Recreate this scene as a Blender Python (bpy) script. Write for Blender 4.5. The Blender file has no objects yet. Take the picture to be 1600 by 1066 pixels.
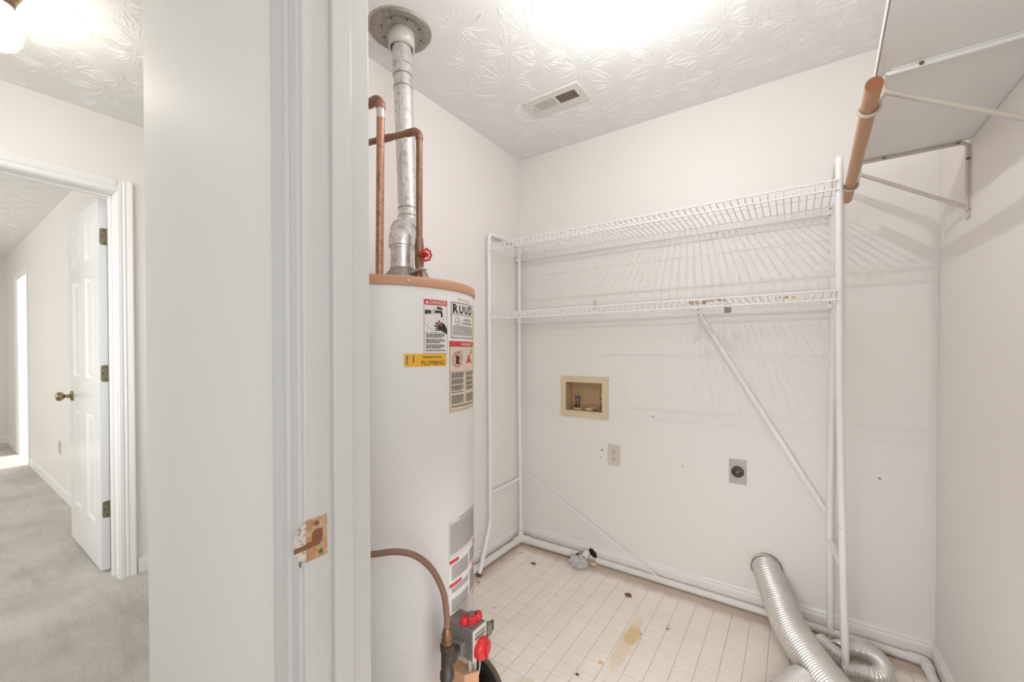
import bpy, bmesh, math, random
from mathutils import Vector, Matrix
from math import pi, sin, cos, radians
random.seed(7)
S = bpy.context.scene
C = S.collection

# ------------------------------------------------------------------ camera, world, light, exposure
cd = bpy.data.cameras.new('camera'); cam = bpy.data.objects.new('camera', cd); C.objects.link(cam)
cd.sensor_width = 36; cd.lens = 14.4293; cd.shift_x = -0.000416; cd.shift_y = 0.013285; cd.clip_start = 0.02
_r = Vector((0.82442659, 0.56596691, -0.00150272)); _u = Vector((-0.0044256, 0.00910163, 0.99994879)); _f = Vector((-0.56595161, 0.82437771, -0.01000837))
m = Matrix((_r, _u, -_f)).transposed().to_4x4(); m.translation = Vector((0, 0, 1.21482)); cam.matrix_world = m
S.camera = cam
W = bpy.data.worlds.new('world'); S.world = W; W.use_nodes = True
W.node_tree.nodes['Background'].inputs[0].default_value = (0.965, 0.982, 1.0, 1); W.node_tree.nodes['Background'].inputs[1].default_value = 0.80
def area(name, loc, target, sx, sy, power, color=(1, 1, 1)):
    l = bpy.data.lights.new(name, 'AREA'); l.shape = 'RECTANGLE'; l.size = sx; l.size_y = sy; l.energy = power; l.color = color
    o = bpy.data.objects.new(name, l); C.objects.link(o); o.location = loc
    o.rotation_euler = (Vector(target) - Vector(loc)).to_track_quat('-Z', 'Y').to_euler(); return o
area('doorway_floor_fill', (-0.05, 0.47, 0.55), (-0.40, 1.55, 0.0), 0.45, 0.35, 3.7, (0.965, 0.985, 1.0)).data.spread = radians(130)  # added fill, unseen: aimed at the floor to lift the lower walls and tank
area('ceiling_bounce_fill', (-0.18, 0.58, 1.84), (-0.25, 1.75, 2.44), 0.5, 0.3, 3.6, (0.965, 0.985, 1.0))  # unseen fill added to brighten the ceiling and bounce light down
area('hall_fill', (-1.7, -1.5, 1.45), (-2.95, 0.60, 1.25), 0.9, 1.5, 4.8, (0.975, 0.985, 1.0)).data.spread = radians(62)  # added fill with no real source, brightens the bedroom doorway casing
area('hall_end_fill', (1.35, -0.55, 1.5), (-1.2, 0.9, 1.1), 1.2, 1.6, 12, (0.975, 0.985, 1.0))  # second added hall fill, unseen, lights the tank and jamb from the right
area('bedroom_window_daylight', (-5.2, -2.72, 1.45), (-5.2, 0.6, 1.1), 2.2, 1.3, 46, (1, 0.99, 0.97))
area('bathroom_window_daylight', (-7.1, 2.3, 1.5), (-7.1, 0.5, 0.6), 1.1, 1.3, 75, (1, 0.99, 0.96))
LAUNDRY_LAMP = 12.0; HALL_LAMP = 7.0
V = S.view_settings; V.view_transform = 'Standard'; V.look = 'None'; V.exposure = 0.22; V.gamma = 1.0; V.use_curve_mapping = False

# ------------------------------------------------------------------ materials
def srgb(c):
    return tuple(((v/255)/12.92 if v/255 <= 0.04045 else ((v/255+0.055)/1.055)**2.4) for v in c[:3]) + (1,)
class NT:
    def __init__(s, name):
        s.m = bpy.data.materials.new(name); s.m.use_nodes = True; s.t = s.m.node_tree; s.n = s.t.nodes; s.b = s.n['Principled BSDF']
    def node(s, k, **kw):
        n = s.n.new(k)
        for a, v in kw.items(): setattr(n, a, v)
        return n
    def link(s, a, b): s.t.links.new(a, b)
    def val(s, sock, v):
        if hasattr(v, 'is_output') or isinstance(v, bpy.types.NodeSocket): s.link(v, sock)
        else: sock.default_value = v
    def math(s, op, a, b=0.0, c=0.0, clamp=False):
        n = s.node('ShaderNodeMath', operation=op, use_clamp=clamp)
        s.val(n.inputs[0], a); s.val(n.inputs[1], b)
        if op in ('MULTIPLY_ADD', 'COMPARE', 'SMOOTH_MIN'): s.val(n.inputs[2], c)
        return n.outputs[0]
    def vmath(s, op, a, b=None, scale=None):
        n = s.node('ShaderNodeVectorMath', operation=op); s.val(n.inputs[0], a)
        if b is not None: s.val(n.inputs[1], b)
        if scale is not None: s.val(n.inputs['Scale'], scale)
        return n.outputs['Value'] if op in ('LENGTH', 'DOT_PRODUCT', 'DISTANCE') else n.outputs[0]
    def noise(s, vec, scale, detail=3, rough=0.5, dist=0.0):
        n = s.node('ShaderNodeTexNoise'); s.link(vec, n.inputs['Vector']); n.inputs['Scale'].default_value = scale
        n.inputs['Detail'].default_value = detail; n.inputs['Roughness'].default_value = rough; n.inputs['Distortion'].default_value = dist
        return n.outputs['Fac']
    def range(s, v, a, b, c=0.0, d=1.0, smooth=False):
        n = s.node('ShaderNodeMapRange'); n.clamp = True
        if smooth: n.interpolation_type = 'SMOOTHSTEP'
        s.val(n.inputs[0], v); n.inputs[1].default_value = a; n.inputs[2].default_value = b; n.inputs[3].default_value = c; n.inputs[4].default_value = d
        return n.outputs[0]
    def mix(s, f, a, b):
        n = s.node('ShaderNodeMix', data_type='RGBA'); s.val(n.inputs[0], f); s.val(n.inputs[6], a); s.val(n.inputs[7], b); return n.outputs[2]
    def pos(s): return s.node('ShaderNodeNewGeometry').outputs['Position']
    def obj(s): return s.node('ShaderNodeTexCoord').outputs['Object']
    def bump(s, h, strength, dist=0.01, prev=None):
        n = s.node('ShaderNodeBump'); n.inputs['Strength'].default_value = strength; n.inputs['Distance'].default_value = dist
        s.link(h, n.inputs['Height'])
        if prev is not None: s.link(prev, n.inputs['Normal'])
        s.link(n.outputs[0], s.b.inputs['Normal']); return n.outputs[0]
    def set(s, color=None, rough=None, metal=None, spec=None):
        if color is not None: s.val(s.b.inputs['Base Color'], color)
        if rough is not None: s.val(s.b.inputs['Roughness'], rough)
        if metal is not None: s.val(s.b.inputs['Metallic'], metal)
        if spec is not None: s.val(s.b.inputs['Specular IOR Level'], spec)
def simple(name, col, rough=0.5, metal=0.0, var=0.04, nscale=8.0, bump=0.0, bscale=60.0, spec=0.5, dark=None, damt=(0.6, 0.75)):
    t = NT(name); p = t.pos(); c = srgb(col)
    n = t.noise(p, nscale, 4)
    c2 = tuple(max(0, v*(1-2*var)) for v in c[:3]) + (1,)
    out = t.mix(n, c, c2)
    if dark is not None:
        k = t.range(t.noise(p, nscale*2.3, 6, 0.65), damt[0], damt[1]); out = t.mix(k, out, srgb(dark))
    t.set(out, rough, metal, spec)
    if bump: t.bump(t.noise(p, bscale, 3), bump, 0.002)
    return t.m
M = {}
def wall_mat(name, col, rough=0.45, pimple=0.10):
    t = NT(name); p = t.pos(); n = t.noise(p, 1.3, 3); c = srgb(col); c2 = tuple(v*0.965 for v in c[:3]) + (1,)
    # small scuffs
    sc = t.range(t.noise(p, 9, 5, 0.7), 0.735, 0.78); sc = t.math('MULTIPLY', sc, 0.35)
    t.set(t.mix(sc, t.mix(n, c, c2), srgb((176, 166, 154))), rough, 0, 0.4)
    t.bump(t.noise(p, 170, 2), pimple, 0.0015); return t.m
M['wall'] = wall_mat('laundry_wall_paint', (239, 234, 230))
M['wall_hall'] = wall_mat('hall_wall_paint', (236, 233, 228), 0.60, 0.14)
M['wall_bed'] = wall_mat('bedroom_wall_paint', (234, 231, 226), 0.5, 0.08)
def ceiling_mat():
    t = NT('stomped_ceiling_texture'); p = t.pos(); t.set(srgb((240, 239, 237)), 0.85, 0, 0.2)
    h = t.math('ADD', t.math('MULTIPLY', t.noise(p, 90, 3), 0.4), t.noise(p, 26, 4, 0.6)); t.bump(h, 0.25, 0.003); return t.m
M['ceiling'] = ceiling_mat()
M['ceiling_hall'] = M['ceiling']
def trim_mat(name, col, rough, streak=0.0):
    t = NT(name); p = t.pos(); v = t.vmath('MULTIPLY', p, (60, 60, 3)); n = t.noise(v, 1.0, 4)
    c = srgb(col); c2 = tuple(x*0.95 for x in c[:3]) + (1,); o = t.mix(n, c, c2)
    chip = t.range(t.noise(p, 35, 4, 0.7), 0.74, 0.77); o = t.mix(t.math('MULTIPLY', chip, 0.35), o, srgb((150, 138, 122)))
    t.set(o, rough, 0, 0.5); t.bump(n, 0.12, 0.001); return t.m
M['trim'] = trim_mat('semi_gloss_trim_paint', (240, 239, 237), 0.35)
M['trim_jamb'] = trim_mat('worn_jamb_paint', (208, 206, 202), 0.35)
M['trim_l'] = trim_mat('laundry_baseboard_paint', (238, 234, 230), 0.4)
M['door'] = trim_mat('door_white_paint', (236, 237, 236), 0.22)
def carpet_mat():
    t = NT('greige_carpet'); p = t.pos(); big = t.noise(p, 2.2, 4, 0.6); v = t.vmath('MULTIPLY', p, (1.0, 5.0, 1.0)); mid = t.noise(v, 2.5, 3, 0.6); fine = t.noise(p, 260, 2)
    o = t.mix(t.range(big, 0.35, 0.65), srgb((196, 191, 181)), srgb((222, 217, 208)))
    o = t.mix(t.math('MULTIPLY', t.range(mid, 0.5, 0.75), 0.4), o, srgb((156, 149, 138)))
    o = t.mix(t.math('MULTIPLY', t.range(fine, 0.5, 0.75), 0.45), o, srgb((140, 133, 121)))
    t.set(o, 0.97, 0, 0.1); b = t.bump(fine, 0.6, 0.006); t.bump(t.noise(p, 60, 3), 0.5, 0.008, b)
    t.b.inputs['Sheen Weight'].default_value = 0.2; return t.m
M['carpet'] = carpet_mat()
def tile_mat():
    t = NT('cream_vinyl_square'); p = t.pos()
    o = t.mix(t.range(t.noise(p, 6, 5, 0.6), 0.3, 0.7), srgb((248, 240, 229)), srgb((240, 230, 217)))
    o = t.mix(t.math('MULTIPLY', t.range(t.noise(p, 150, 2), 0.5, 0.7), 0.25), o, srgb((200, 184, 164)))
    sep = t.node('ShaderNodeSeparateXYZ'); t.link(p, sep.inputs[0]); x, y = sep.outputs[0], sep.outputs[1]
    # yellow spill
    def blob(cx, cy, sx, sy, rot=0.0):
        dx = t.math('SUBTRACT', x, cx); dy = t.math('SUBTRACT', y, cy)
        e = t.math('ADD', t.math('POWER', t.math('DIVIDE', dx, sx), 2.0), t.math('POWER', t.math('DIVIDE', dy, sy), 2.0))
        return t.range(t.math('ADD', e, t.math('MULTIPLY', t.noise(p, 30, 3), 0.9)), 0.8, 1.5, 1, 0, True)
    o = t.mix(t.math('MULTIPLY', blob(-0.568, 1.66, 0.035, 0.22), 0.45), o, srgb((224, 196, 142)))
    o = t.mix(t.math('MULTIPLY', blob(-0.562, 1.72, 0.036, 0.075), 0.6), o, srgb((222, 178, 98)))
    o = t.mix(t.math('MULTIPLY', blob(-0.616, 1.50, 0.012, 0.012), 0.7), o, srgb((220, 150, 60)))
    o = t.mix(t.math('MULTIPLY', blob(-0.80, 1.23, 0.05, 0.06), 0.4), o, srgb((214, 184, 130)))
    # grime along the pipes
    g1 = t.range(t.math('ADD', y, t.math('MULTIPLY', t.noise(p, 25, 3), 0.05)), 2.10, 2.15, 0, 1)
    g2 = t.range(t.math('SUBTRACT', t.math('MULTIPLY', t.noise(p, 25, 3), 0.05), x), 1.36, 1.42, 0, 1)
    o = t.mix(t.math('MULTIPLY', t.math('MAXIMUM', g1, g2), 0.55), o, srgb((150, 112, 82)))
    sp = t.range(t.noise(p, 22, 5, 0.7), 0.735, 0.75); o = t.mix(t.math('MULTIPLY', sp, 0.7), o, srgb((120, 96, 78)))
    t.set(o, 0.42, 0, 0.4); t.bump(t.noise(p, 120, 2), 0.1, 0.001); return t.m
M['tile'] = tile_mat()
M['grout'] = simple('vinyl_joint_tan', (206, 193, 176), 0.6, var=0.08)
M['rack'] = simple('white_powder_coat', (242, 240, 238), 0.35, var=0.02)
M['rack_worn'] = simple('white_coat_with_rust_chips', (240, 238, 235), 0.38, var=0.02, nscale=14, dark=(120, 86, 66), damt=(0.68, 0.71))
M['pvc'] = simple('dusty_white_pvc', (235, 230, 224), 0.4, var=0.05, nscale=20, dark=(196, 178, 160), damt=(0.62, 0.8))
M['enamel'] = simple('white_tank_enamel', (234, 231, 229), 0.4, var=0.02, nscale=3, dark=(196, 190, 186), damt=(0.74, 0.78))
M['tan'] = simple('tan_painted_steel', (198, 148, 116), 0.45, var=0.04)
M['galv'] = simple('galvanised_steel', (232, 230, 227), 0.34, 0.62, var=0.10, nscale=24, dark=(178, 168, 158), damt=(0.5, 0.7))
M['galv_dull'] = simple('dull_spangled_galvanised_steel', (176, 170, 162), 0.5, 0.6, var=0.2, nscale=45, dark=(120, 110, 100), damt=(0.55, 0.7))
M['alu'] = simple('aluminium_foil', (232, 228, 224), 0.36, 0.62, var=0.06, nscale=30, bump=0.08, bscale=60)
M['copper'] = simple('aged_copper', (192, 142, 116), 0.38, 0.6, var=0.15, nscale=30, dark=(140, 104, 86), damt=(0.5, 0.65))
M['copper_dull'] = simple('dull_brown_copper', (160, 118, 96), 0.45, 0.5, var=0.15, nscale=22, dark=(112, 84, 70), damt=(0.5, 0.7))
M['solder'] = simple('solder_band', (206, 198, 190), 0.4, 0.5, var=0.1)
M['red'] = simple('red_plastic', (200, 42, 44), 0.35, var=0.06, nscale=30)
M['red_paint'] = simple('red_enamel_wheel', (200, 24, 22), 0.3, var=0.1, nscale=60)
M['iron'] = simple('black_iron', (84, 74, 66), 0.55, 0.4, var=0.2, nscale=40, dark=(120, 96, 76), damt=(0.6, 0.75))
M['brass'] = simple('brass_fitting', (150, 118, 84), 0.4, 0.7, var=0.2, nscale=40)
M['grey_cast'] = simple('grey_cast_metal', (140, 134, 128), 0.5, 0.4, var=0.15, nscale=60)
M['plate'] = simple('pale_faceplate', (205, 200, 194), 0.4, 0.1, var=0.04)
M['black'] = simple('black_plastic', (22, 20, 20), 0.25, var=0.2)
M['rim'] = simple('dusty_black_rim', (104, 94, 86), 0.5, var=0.1, nscale=30)
M['flexline'] = simple('brown_coated_gas_line', (140, 104, 84), 0.4, var=0.1, nscale=20)
M['ink'] = simple('black_ink', (40, 36, 36), 0.6, var=0.0)
M['ink_grey'] = simple('grey_fine_print', (112, 106, 102), 0.6, var=0.0)
M['ink_red'] = simple('red_ink', (206, 62, 62), 0.5, var=0.03)
M['label_white'] = simple('white_label_vinyl', (226, 220, 216), 0.45, var=0.01)
M['label_cream'] = simple('cream_label_vinyl', (214, 199, 176), 0.45, var=0.02)
M['label_yellow'] = simple('yellow_label_vinyl', (232, 176, 44), 0.45, var=0.03)
M['label_lime'] = simple('lime_label_vinyl', (212, 214, 110), 0.45, var=0.03)
M['ivory'] = simple('ivory_plastic', (222, 204, 170), 0.45, var=0.03)
M['ivory_in'] = simple('ivory_plastic_inside', (200, 168, 128), 0.5, var=0.05, nscale=20)
M['outlet'] = simple('bone_outlet_plastic', (216, 208, 194), 0.4, var=0.02)
M['steel'] = simple('stainless_steel_plate', (178, 176, 174), 0.45, 0.5, var=0.08, nscale=50)
M['bake'] = simple('brown_bakelite', (92, 72, 62), 0.45, var=0.15, nscale=60)
M['dark'] = simple('dark_slot', (30, 24, 22), 0.7, var=0.0)
M['blue'] = simple('blue_enamel_handle', (40, 62, 150), 0.35, var=0.1)
M['shelf'] = simple('grey_white_painted_board', (244, 243, 241), 0.5, var=0.03, nscale=4, dark=(180, 172, 160), damt=(0.72, 0.76))
M['shelf_edge'] = simple('white_board_edge', (242, 240, 236), 0.5, var=0.01)
def wood_mat():
    t = NT('varnished_wood_dowel'); p = t.pos(); v = t.vmath('MULTIPLY', p, (90, 5, 90)); n = t.noise(v, 1.0, 4, 0.6, 0.5)
    t.set(t.mix(n, srgb((208, 162, 124)), srgb((184, 132, 94))), 0.4, 0, 0.4); return t.m
M['wood'] = wood_mat()
M['wood_end'] = simple('cut_wood_end', (150, 90, 52), 0.6, var=0.12, nscale=60)
M['bracket'] = simple('cream_bracket_enamel', (206, 198, 184), 0.35, var=0.05, nscale=20)
M['vent'] = simple('vent_white_enamel', (228, 224, 219), 0.4, var=0.02)
M['vent_dark'] = simple('duct_darkness', (52, 38, 30), 0.8, var=0.1)
M['slat'] = simple('vent_slat_shaded', (206, 192, 174), 0.45, var=0.05)  # darker copy of the vent enamel: shade of the right-hand slats painted in
M['hinge'] = simple('antique_nickel', (150, 142, 118), 0.35, 0.7, var=0.1, nscale=40)
M['knob'] = simple('antique_brass', (158, 144, 114), 0.22, 0.85, var=0.1, nscale=30)
def strike_mat():
    t = NT('worn_brass_strike'); p = t.pos(); n = t.noise(p, 60, 5, 0.7)
    t.set(t.mix(t.range(n, 0.45, 0.62), srgb((214, 176, 138)), srgb((188, 134, 92))), 0.35, 0.45, 0.5); return t.m
M['strike'] = strike_mat()
M['bare_spot'] = simple('tan_bare_spot', (200, 152, 108), 0.7, var=0.2, nscale=80)
M['bare_wood'] = simple('bare_mortise_wood', (150, 96, 64), 0.8, var=0.2, nscale=80)
M['paintchip'] = simple('chipped_white_paint', (220, 212, 204), 0.5, var=0.1, nscale=60, dark=(150, 124, 104), damt=(0.52, 0.6))
M['bronze'] = simple('brown_fixture_ring', (140, 118, 98), 0.4, 0.6, var=0.1)
M['debris'] = simple('brown_debris', (128, 92, 66), 0.85, var=0.3, nscale=90)
M['debris_light'] = simple('tan_flakes', (216, 168, 126), 0.85, var=0.25, nscale=90)
M['plaster'] = simple('patch_plaster', (236, 230, 222), 0.8, var=0.02, bump=0.4, bscale=60)
M['tape'] = simple('grey_tape', (188, 182, 174), 0.5, 0.1, var=0.08, nscale=60)
def frosted(name, col, st, clear):
    t = NT(name); tr = t.node('ShaderNodeBsdfTransparent'); tr.inputs[0].default_value = (1, 1, 1, 1); em = t.node('ShaderNodeEmission'); em.inputs[0].default_value = col; em.inputs[1].default_value = st
    mx = t.node('ShaderNodeMixShader'); mx.inputs[0].default_value = 1-clear; t.link(tr.outputs[0], mx.inputs[1]); t.link(em.outputs[0], mx.inputs[2])
    t.link(mx.outputs[0], t.n['Material Output'].inputs['Surface']); return t.m
def emis(name, col, st):
    t = NT(name); t.b.inputs['Base Color'].default_value = srgb((250, 246, 238)); t.b.inputs['Emission Color'].default_value = col; t.b.inputs['Emission Strength'].default_value = st; return t.m
M['glow'] = frosted('lit_frosted_glass', (1.0, 0.95, 0.9, 1), 5.0, 0.7)
M['glow2'] = frosted('lit_frosted_glass_hall', (1.0, 0.9, 0.78, 1), 3.0, 0.6)
def film_mat():
    t = NT('clear_crinkled_film'); t.set(srgb((240, 237, 234)), 0.2, 0, 0.6); t.b.inputs['Transmission Weight'].default_value = 0.5; t.b.inputs['IOR'].default_value = 1.2
    t.bump(t.noise(t.pos(), 70, 3), 0.6, 0.004); return t.m
M['film'] = film_mat()

# ------------------------------------------------------------------ mesh builder
WL = {}   # world origin of every object that may be a parent
class MB:
    def __init__(s): s.v = []; s.f = []; s.sm = []
    def add(s, vs, fs, smooth=False):
        o = len(s.v); s.v += [Vector(v) for v in vs]; s.f += [tuple(i+o for i in f) for f in fs]; s.sm += [smooth]*len(fs); return s
    def box(s, x0, x1, y0, y1, z0, z1):
        x0, x1 = min(x0, x1), max(x0, x1); y0, y1 = min(y0, y1), max(y0, y1); z0, z1 = min(z0, z1), max(z0, z1)
        return s.add([(x0, y0, z0), (x1, y0, z0), (x1, y1, z0), (x0, y1, z0), (x0, y0, z1), (x1, y0, z1), (x1, y1, z1), (x0, y1, z1)],
                     [(0, 3, 2, 1), (4, 5, 6, 7), (0, 1, 5, 4), (1, 2, 6, 5), (2, 3, 7, 6), (3, 0, 4, 7)])
    def bar(s, a, b, w, h, up=(0, 0, 1)):
        a, b = Vector(a), Vector(b); d = (b-a).normalized(); u = Vector(up); x = d.cross(u)
        if x.length < 1e-4: x = d.cross(Vector((1, 0, 0)))
        x.normalize(); u = x.cross(d).normalized(); vs = []
        for p in (a, b):
            for sx, sy in ((-1, -1), (1, -1), (1, 1), (-1, 1)): vs.append(p+x*sx*w/2+u*sy*h/2)
        return s.add(vs, [(3, 2, 1, 0), (4, 5, 6, 7), (0, 1, 5, 4), (1, 2, 6, 5), (2, 3, 7, 6), (3, 0, 4, 7)])
    def tube(s, pts, r, seg=12, caps=True, closed=False, smooth=True, squash=None):
        pts = [Vector(p) for p in pts]; n = len(pts); rs = r if isinstance(r, (list, tuple)) else [r]*n
        T = []
        for i in range(n):
            if closed: t = pts[(i+1) % n]-pts[i-1]
            else: t = pts[min(i+1, n-1)]-pts[max(i-1, 0)]
            T.append(t.normalized())
        u = T[0].orthogonal().normalized(); vs = []
        for i in range(n):
            if i: u = (u-T[i]*u.dot(T[i])); u.normalize()
            w = T[i].cross(u)
            for k in range(seg):
                a = 2*pi*k/seg; off = (u*cos(a)+w*sin(a))*rs[i]
                if squash: off.z *= squash
                vs.append(pts[i]+off)
        fs = []
        for i in range(n if closed else n-1):
            j = (i+1) % n
            for k in range(seg): fs.append((i*seg+k, i*seg+(k+1) % seg, j*seg+(k+1) % seg, j*seg+k))
        s.add(vs, fs, smooth)
        if caps and not closed:
            s.add(vs[:seg], [tuple(range(seg-1, -1, -1))]); s.add(vs[-seg:], [tuple(range(seg))])
        return s
    def cyl(s, a, b, r, r2=None, seg=24, caps=True): return s.tube([a, b], [r, r if r2 is None else r2], seg, caps)
    def lathe(s, prof, o, axis=(0, 0, 1), seg=32, smooth=True, a0=0.0, a1=2*pi):
        o = Vector(o); ax = Vector(axis).normalized(); u = ax.orthogonal().normalized() if abs(ax.z) < 0.999 else Vector((1, 0, 0)); w = ax.cross(u)
        full = abs(a1-a0-2*pi) < 1e-6; ns = seg if full else seg+1; vs = []
        for r, h in prof:
            for k in range(ns):
                a = a0+(a1-a0)*k/seg; vs.append(o+ax*h+(u*cos(a)+w*sin(a))*r)
        fs = []
        for i in range(len(prof)-1):
            for k in range(seg if full else seg):
                k2 = (k+1) % ns; fs.append((i*ns+k, i*ns+k2, (i+1)*ns+k2, (i+1)*ns+k))
        return s.add(vs, fs, smooth)
    def sphere(s, c, r, seg=20, rings=12, sq=(1, 1, 1)):
        c = Vector(c); vs = []; fs = []
        for i in range(rings+1):
            t = pi*i/rings
            for k in range(seg):
                a = 2*pi*k/seg; vs.append(c+Vector((r*sin(t)*cos(a)*sq[0], r*sin(t)*sin(a)*sq[1], r*cos(t)*sq[2])))
        for i in range(rings):
            for k in range(seg): fs.append((i*seg+k, (i+1)*seg+k, (i+1)*seg+(k+1) % seg, i*seg+(k+1) % seg))
        return s.add(vs, fs, True)
    def prism(s, poly, ext):
        ext = Vector(ext); n = len(poly); vs = [Vector(p) for p in poly]+[Vector(p)+ext for p in poly]
        return s.add(vs, [tuple(range(n-1, -1, -1)), tuple(range(n, 2*n))]+[(i, (i+1) % n, (i+1) % n+n, i+n) for i in range(n)])
    def build(s, name, mat, parent=None, label=None, cat=None, group=None, kind=None, bevel=0.0, bseg=2, solid=0.0):
        me = bpy.data.meshes.new(name)
        xs = [v.x for v in s.v]; ys = [v.y for v in s.v]; zs = [v.z for v in s.v]
        org = Vector(((min(xs)+max(xs))/2, (min(ys)+max(ys))/2, min(zs)))
        me.from_pydata([tuple(v-org) for v in s.v], [], s.f); me.polygons.foreach_set('use_smooth', s.sm)
        bm = bmesh.new(); bm.from_mesh(me); bmesh.ops.remove_doubles(bm, verts=bm.verts, dist=1e-6) if not any(s.sm) else None
        bmesh.ops.recalc_face_normals(bm, faces=bm.faces); bm.to_mesh(me); bm.free(); me.update()
        ms = mat if isinstance(mat, list) else [mat]
        for q in ms: me.materials.append(M[q] if isinstance(q, str) else q)
        o = bpy.data.objects.new(name, me); C.objects.link(o); attach(o, org, parent)
        tag(o, label, cat, group, kind)
        if bevel:
            b = o.modifiers.new('bevel', 'BEVEL'); b.width = bevel; b.segments = bseg; b.limit_method = 'ANGLE'; b.angle_limit = radians(50)
        if solid:
            b = o.modifiers.new('solid', 'SOLIDIFY'); b.thickness = solid; b.offset = 0
        return o
def attach(o, org, parent):
    WL[o.name] = Vector(org)
    if parent is not None:
        o.parent = parent; o.location = Vector(org)-WL[parent.name]
    else: o.location = org
def tag(o, label=None, cat=None, group=None, kind=None):
    if label: o['label'] = label
    if cat: o['category'] = cat
    if group: o['group'] = group
    if kind: o['kind'] = kind
    return o
def thing(name, loc, label, cat, group=None, kind=None):
    o = bpy.data.objects.new(name, None); C.objects.link(o); o.empty_display_size = 0.05; attach(o, loc, None); return tag(o, label, cat, group, kind)
def copy_child(src, parent, loc):
    """copy of a part mesh placed at world point loc under parent"""
    c = src.copy(); C.objects.link(c); attach(c, loc, parent); return c
def arc(c, r, a0, a1, n, ex, ey):
    c, ex, ey = Vector(c), Vector(ex), Vector(ey)
    return [c+ex*r*cos(a0+(a1-a0)*i/n)+ey*r*sin(a0+(a1-a0)*i/n) for i in range(n+1)]
def smooth_path(P, n=10):
    P = [Vector(p) for p in P]; Q = [P[0]*2-P[1]]+P+[P[-1]*2-P[-2]]; out = []
    for i in range(1, len(Q)-2):
        a, b, c, d = Q[i-1], Q[i], Q[i+1], Q[i+2]
        for k in range(n):
            t = k/n; out.append(0.5*((2*b)+(c-a)*t+(2*a-5*b+4*c-d)*t*t+(3*b-a-3*c+d)*t**3))
    out.append(P[-1]); return out
def round_corner(P, r, n=6):
    P = [Vector(p) for p in P]; out = [P[0]]
    for i in range(1, len(P)-1):
        a, b, c = P[i-1], P[i], P[i+1]; d1 = (a-b).normalized(); d2 = (c-b).normalized(); rr = min(r, (a-b).length*0.45, (c-b).length*0.45)
        p0 = b+d1*rr; p1 = b+d2*rr
        for k in range(n+1):
            t = k/n; out.append(p0*(1-t)**2+b*2*t*(1-t)+p1*t*t)
    out.append(P[-1]); return out
def text_geo(s, size, align='LEFT', bold=0.0):
    cu = bpy.data.curves.new('txt', 'FONT'); cu.body = s; cu.size = size; cu.align_x = align; cu.resolution_u = 2; cu.offset = bold
    ob = bpy.data.objects.new('txt', cu); me = bpy.data.meshes.new_from_object(ob)
    vs = [v.co.copy() for v in me.vertices]; fs = [tuple(p.vertices) for p in me.polygons]
    bpy.data.objects.remove(ob); bpy.data.curves.remove(cu); bpy.data.meshes.remove(me); return vs, fs

# ------------------------------------------------------------------ dimensions
CH = 2.44
XL, XR, YB = -1.4704, 0.4546, 2.2257          # laundry inner faces
YF0, YF1 = 0.39, 0.508                        # partition wall between hall and laundry
XJ, XJR = -0.705, 0.225                       # door opening in it
XH = -2.955; XH2 = -3.07                      # hall wall with the bedroom doorway
XO = XL-0.118                                 # outer face of the laundry's left wall
def struct(name, mb, mat, label, cat='wall', **kw): return mb.build(name, mat, label=label, cat=cat, kind='structure', **kw)

# walls
b = MB(); bx0, bx1, bz0, bz1 = -1.143, -0.888, 0.845, 1.034
b.box(XL-0.118, bx0, YB, YB+0.12, 0, CH); b.box(bx1, XR+0.118, YB, YB+0.12, 0, CH); b.box(bx0, bx1, YB, YB+0.12, 0, bz0); b.box(bx0, bx1, YB, YB+0.12, bz1, CH)
wall_back = struct('wall_back', b, 'wall', 'cream back wall of the laundry closet behind the wire rack')
struct('wall_left', MB().box(XO, XL, YF1, YB, 0, CH), 'wall', 'cream left wall of the laundry closet beside the water heater')
struct('wall_right', MB().box(XR, XR+0.118, YF1, YB, 0, CH), 'wall', 'cream right wall of the laundry closet carrying the board shelf')
b = MB(); b.box(XO, XJ-0.018, YF0, YF1, 0, CH); b.box(XJR+0.018, 1.5, YF0, YF1, 0, CH); b.box(XJ-0.018, XJR+0.018, YF0, YF1, 2.07, CH)
struct('wall_front', b, 'wall_hall', 'off-white hall wall in the near foreground left of the laundry doorway')
b = MB(); b.box(XH2, XH, 0.617, 1.62, 0, CH); b.box(XH2, XH, -2.7, -0.222, 0, CH); b.box(XH2, XH, -0.222, 0.617, 2.065, CH)
struct('wall_hall', b, 'wall_hall', 'cream hall wall around the open bedroom doorway')
struct('wall_hall_end', MB().box(XH, XO, 1.5, 1.62, 0, CH), 'wall_hall', 'cream wall closing the end of the hall')
b = MB(); b.box(-6.75, XH2, 0.69, 0.80, 0, CH); b.box(-8.8, -7.52, 0.69, 0.80, 0, CH); b.box(-7.52, -6.75, 0.69, 0.80, 2.04, CH)
struct('wall_bedroom', b, 'wall_bed', 'off-white bedroom wall seen through the doorway behind the panel door')
struct('wall_bedroom_end', MB().box(-8.78, -8.66, -2.6, 0.69, 0, CH), 'wall_bed', 'far end wall of the bedroom at the left frame edge')
b = MB(); b.box(-8.66, -6.3, -2.6, -2.5, 0, CH); b.box(-4.1, XH2, -2.6, -2.5, 0, CH); b.box(-6.3, -4.1, -2.6, -2.5, 0, 0.8); b.box(-6.3, -4.1, -2.6, -2.5, 2.1, CH)
struct('wall_bedroom_window', b, 'wall_bed', 'bedroom wall with the window opening')
b = MB(); b.box(-8.2, -8.1, 0.8, 2.4, 0, CH); b.box(-6.2, -6.1, 0.8, 2.4, 0, CH); b.box(-8.2, -7.7, 2.4, 2.5, 0, CH); b.box(-6.5, -6.1, 2.4, 2.5, 0, CH); b.box(-7.7, -6.5, 2.4, 2.5, 0, 0.8); b.box(-7.7, -6.5, 2.4, 2.5, 2.2, CH)
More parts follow.
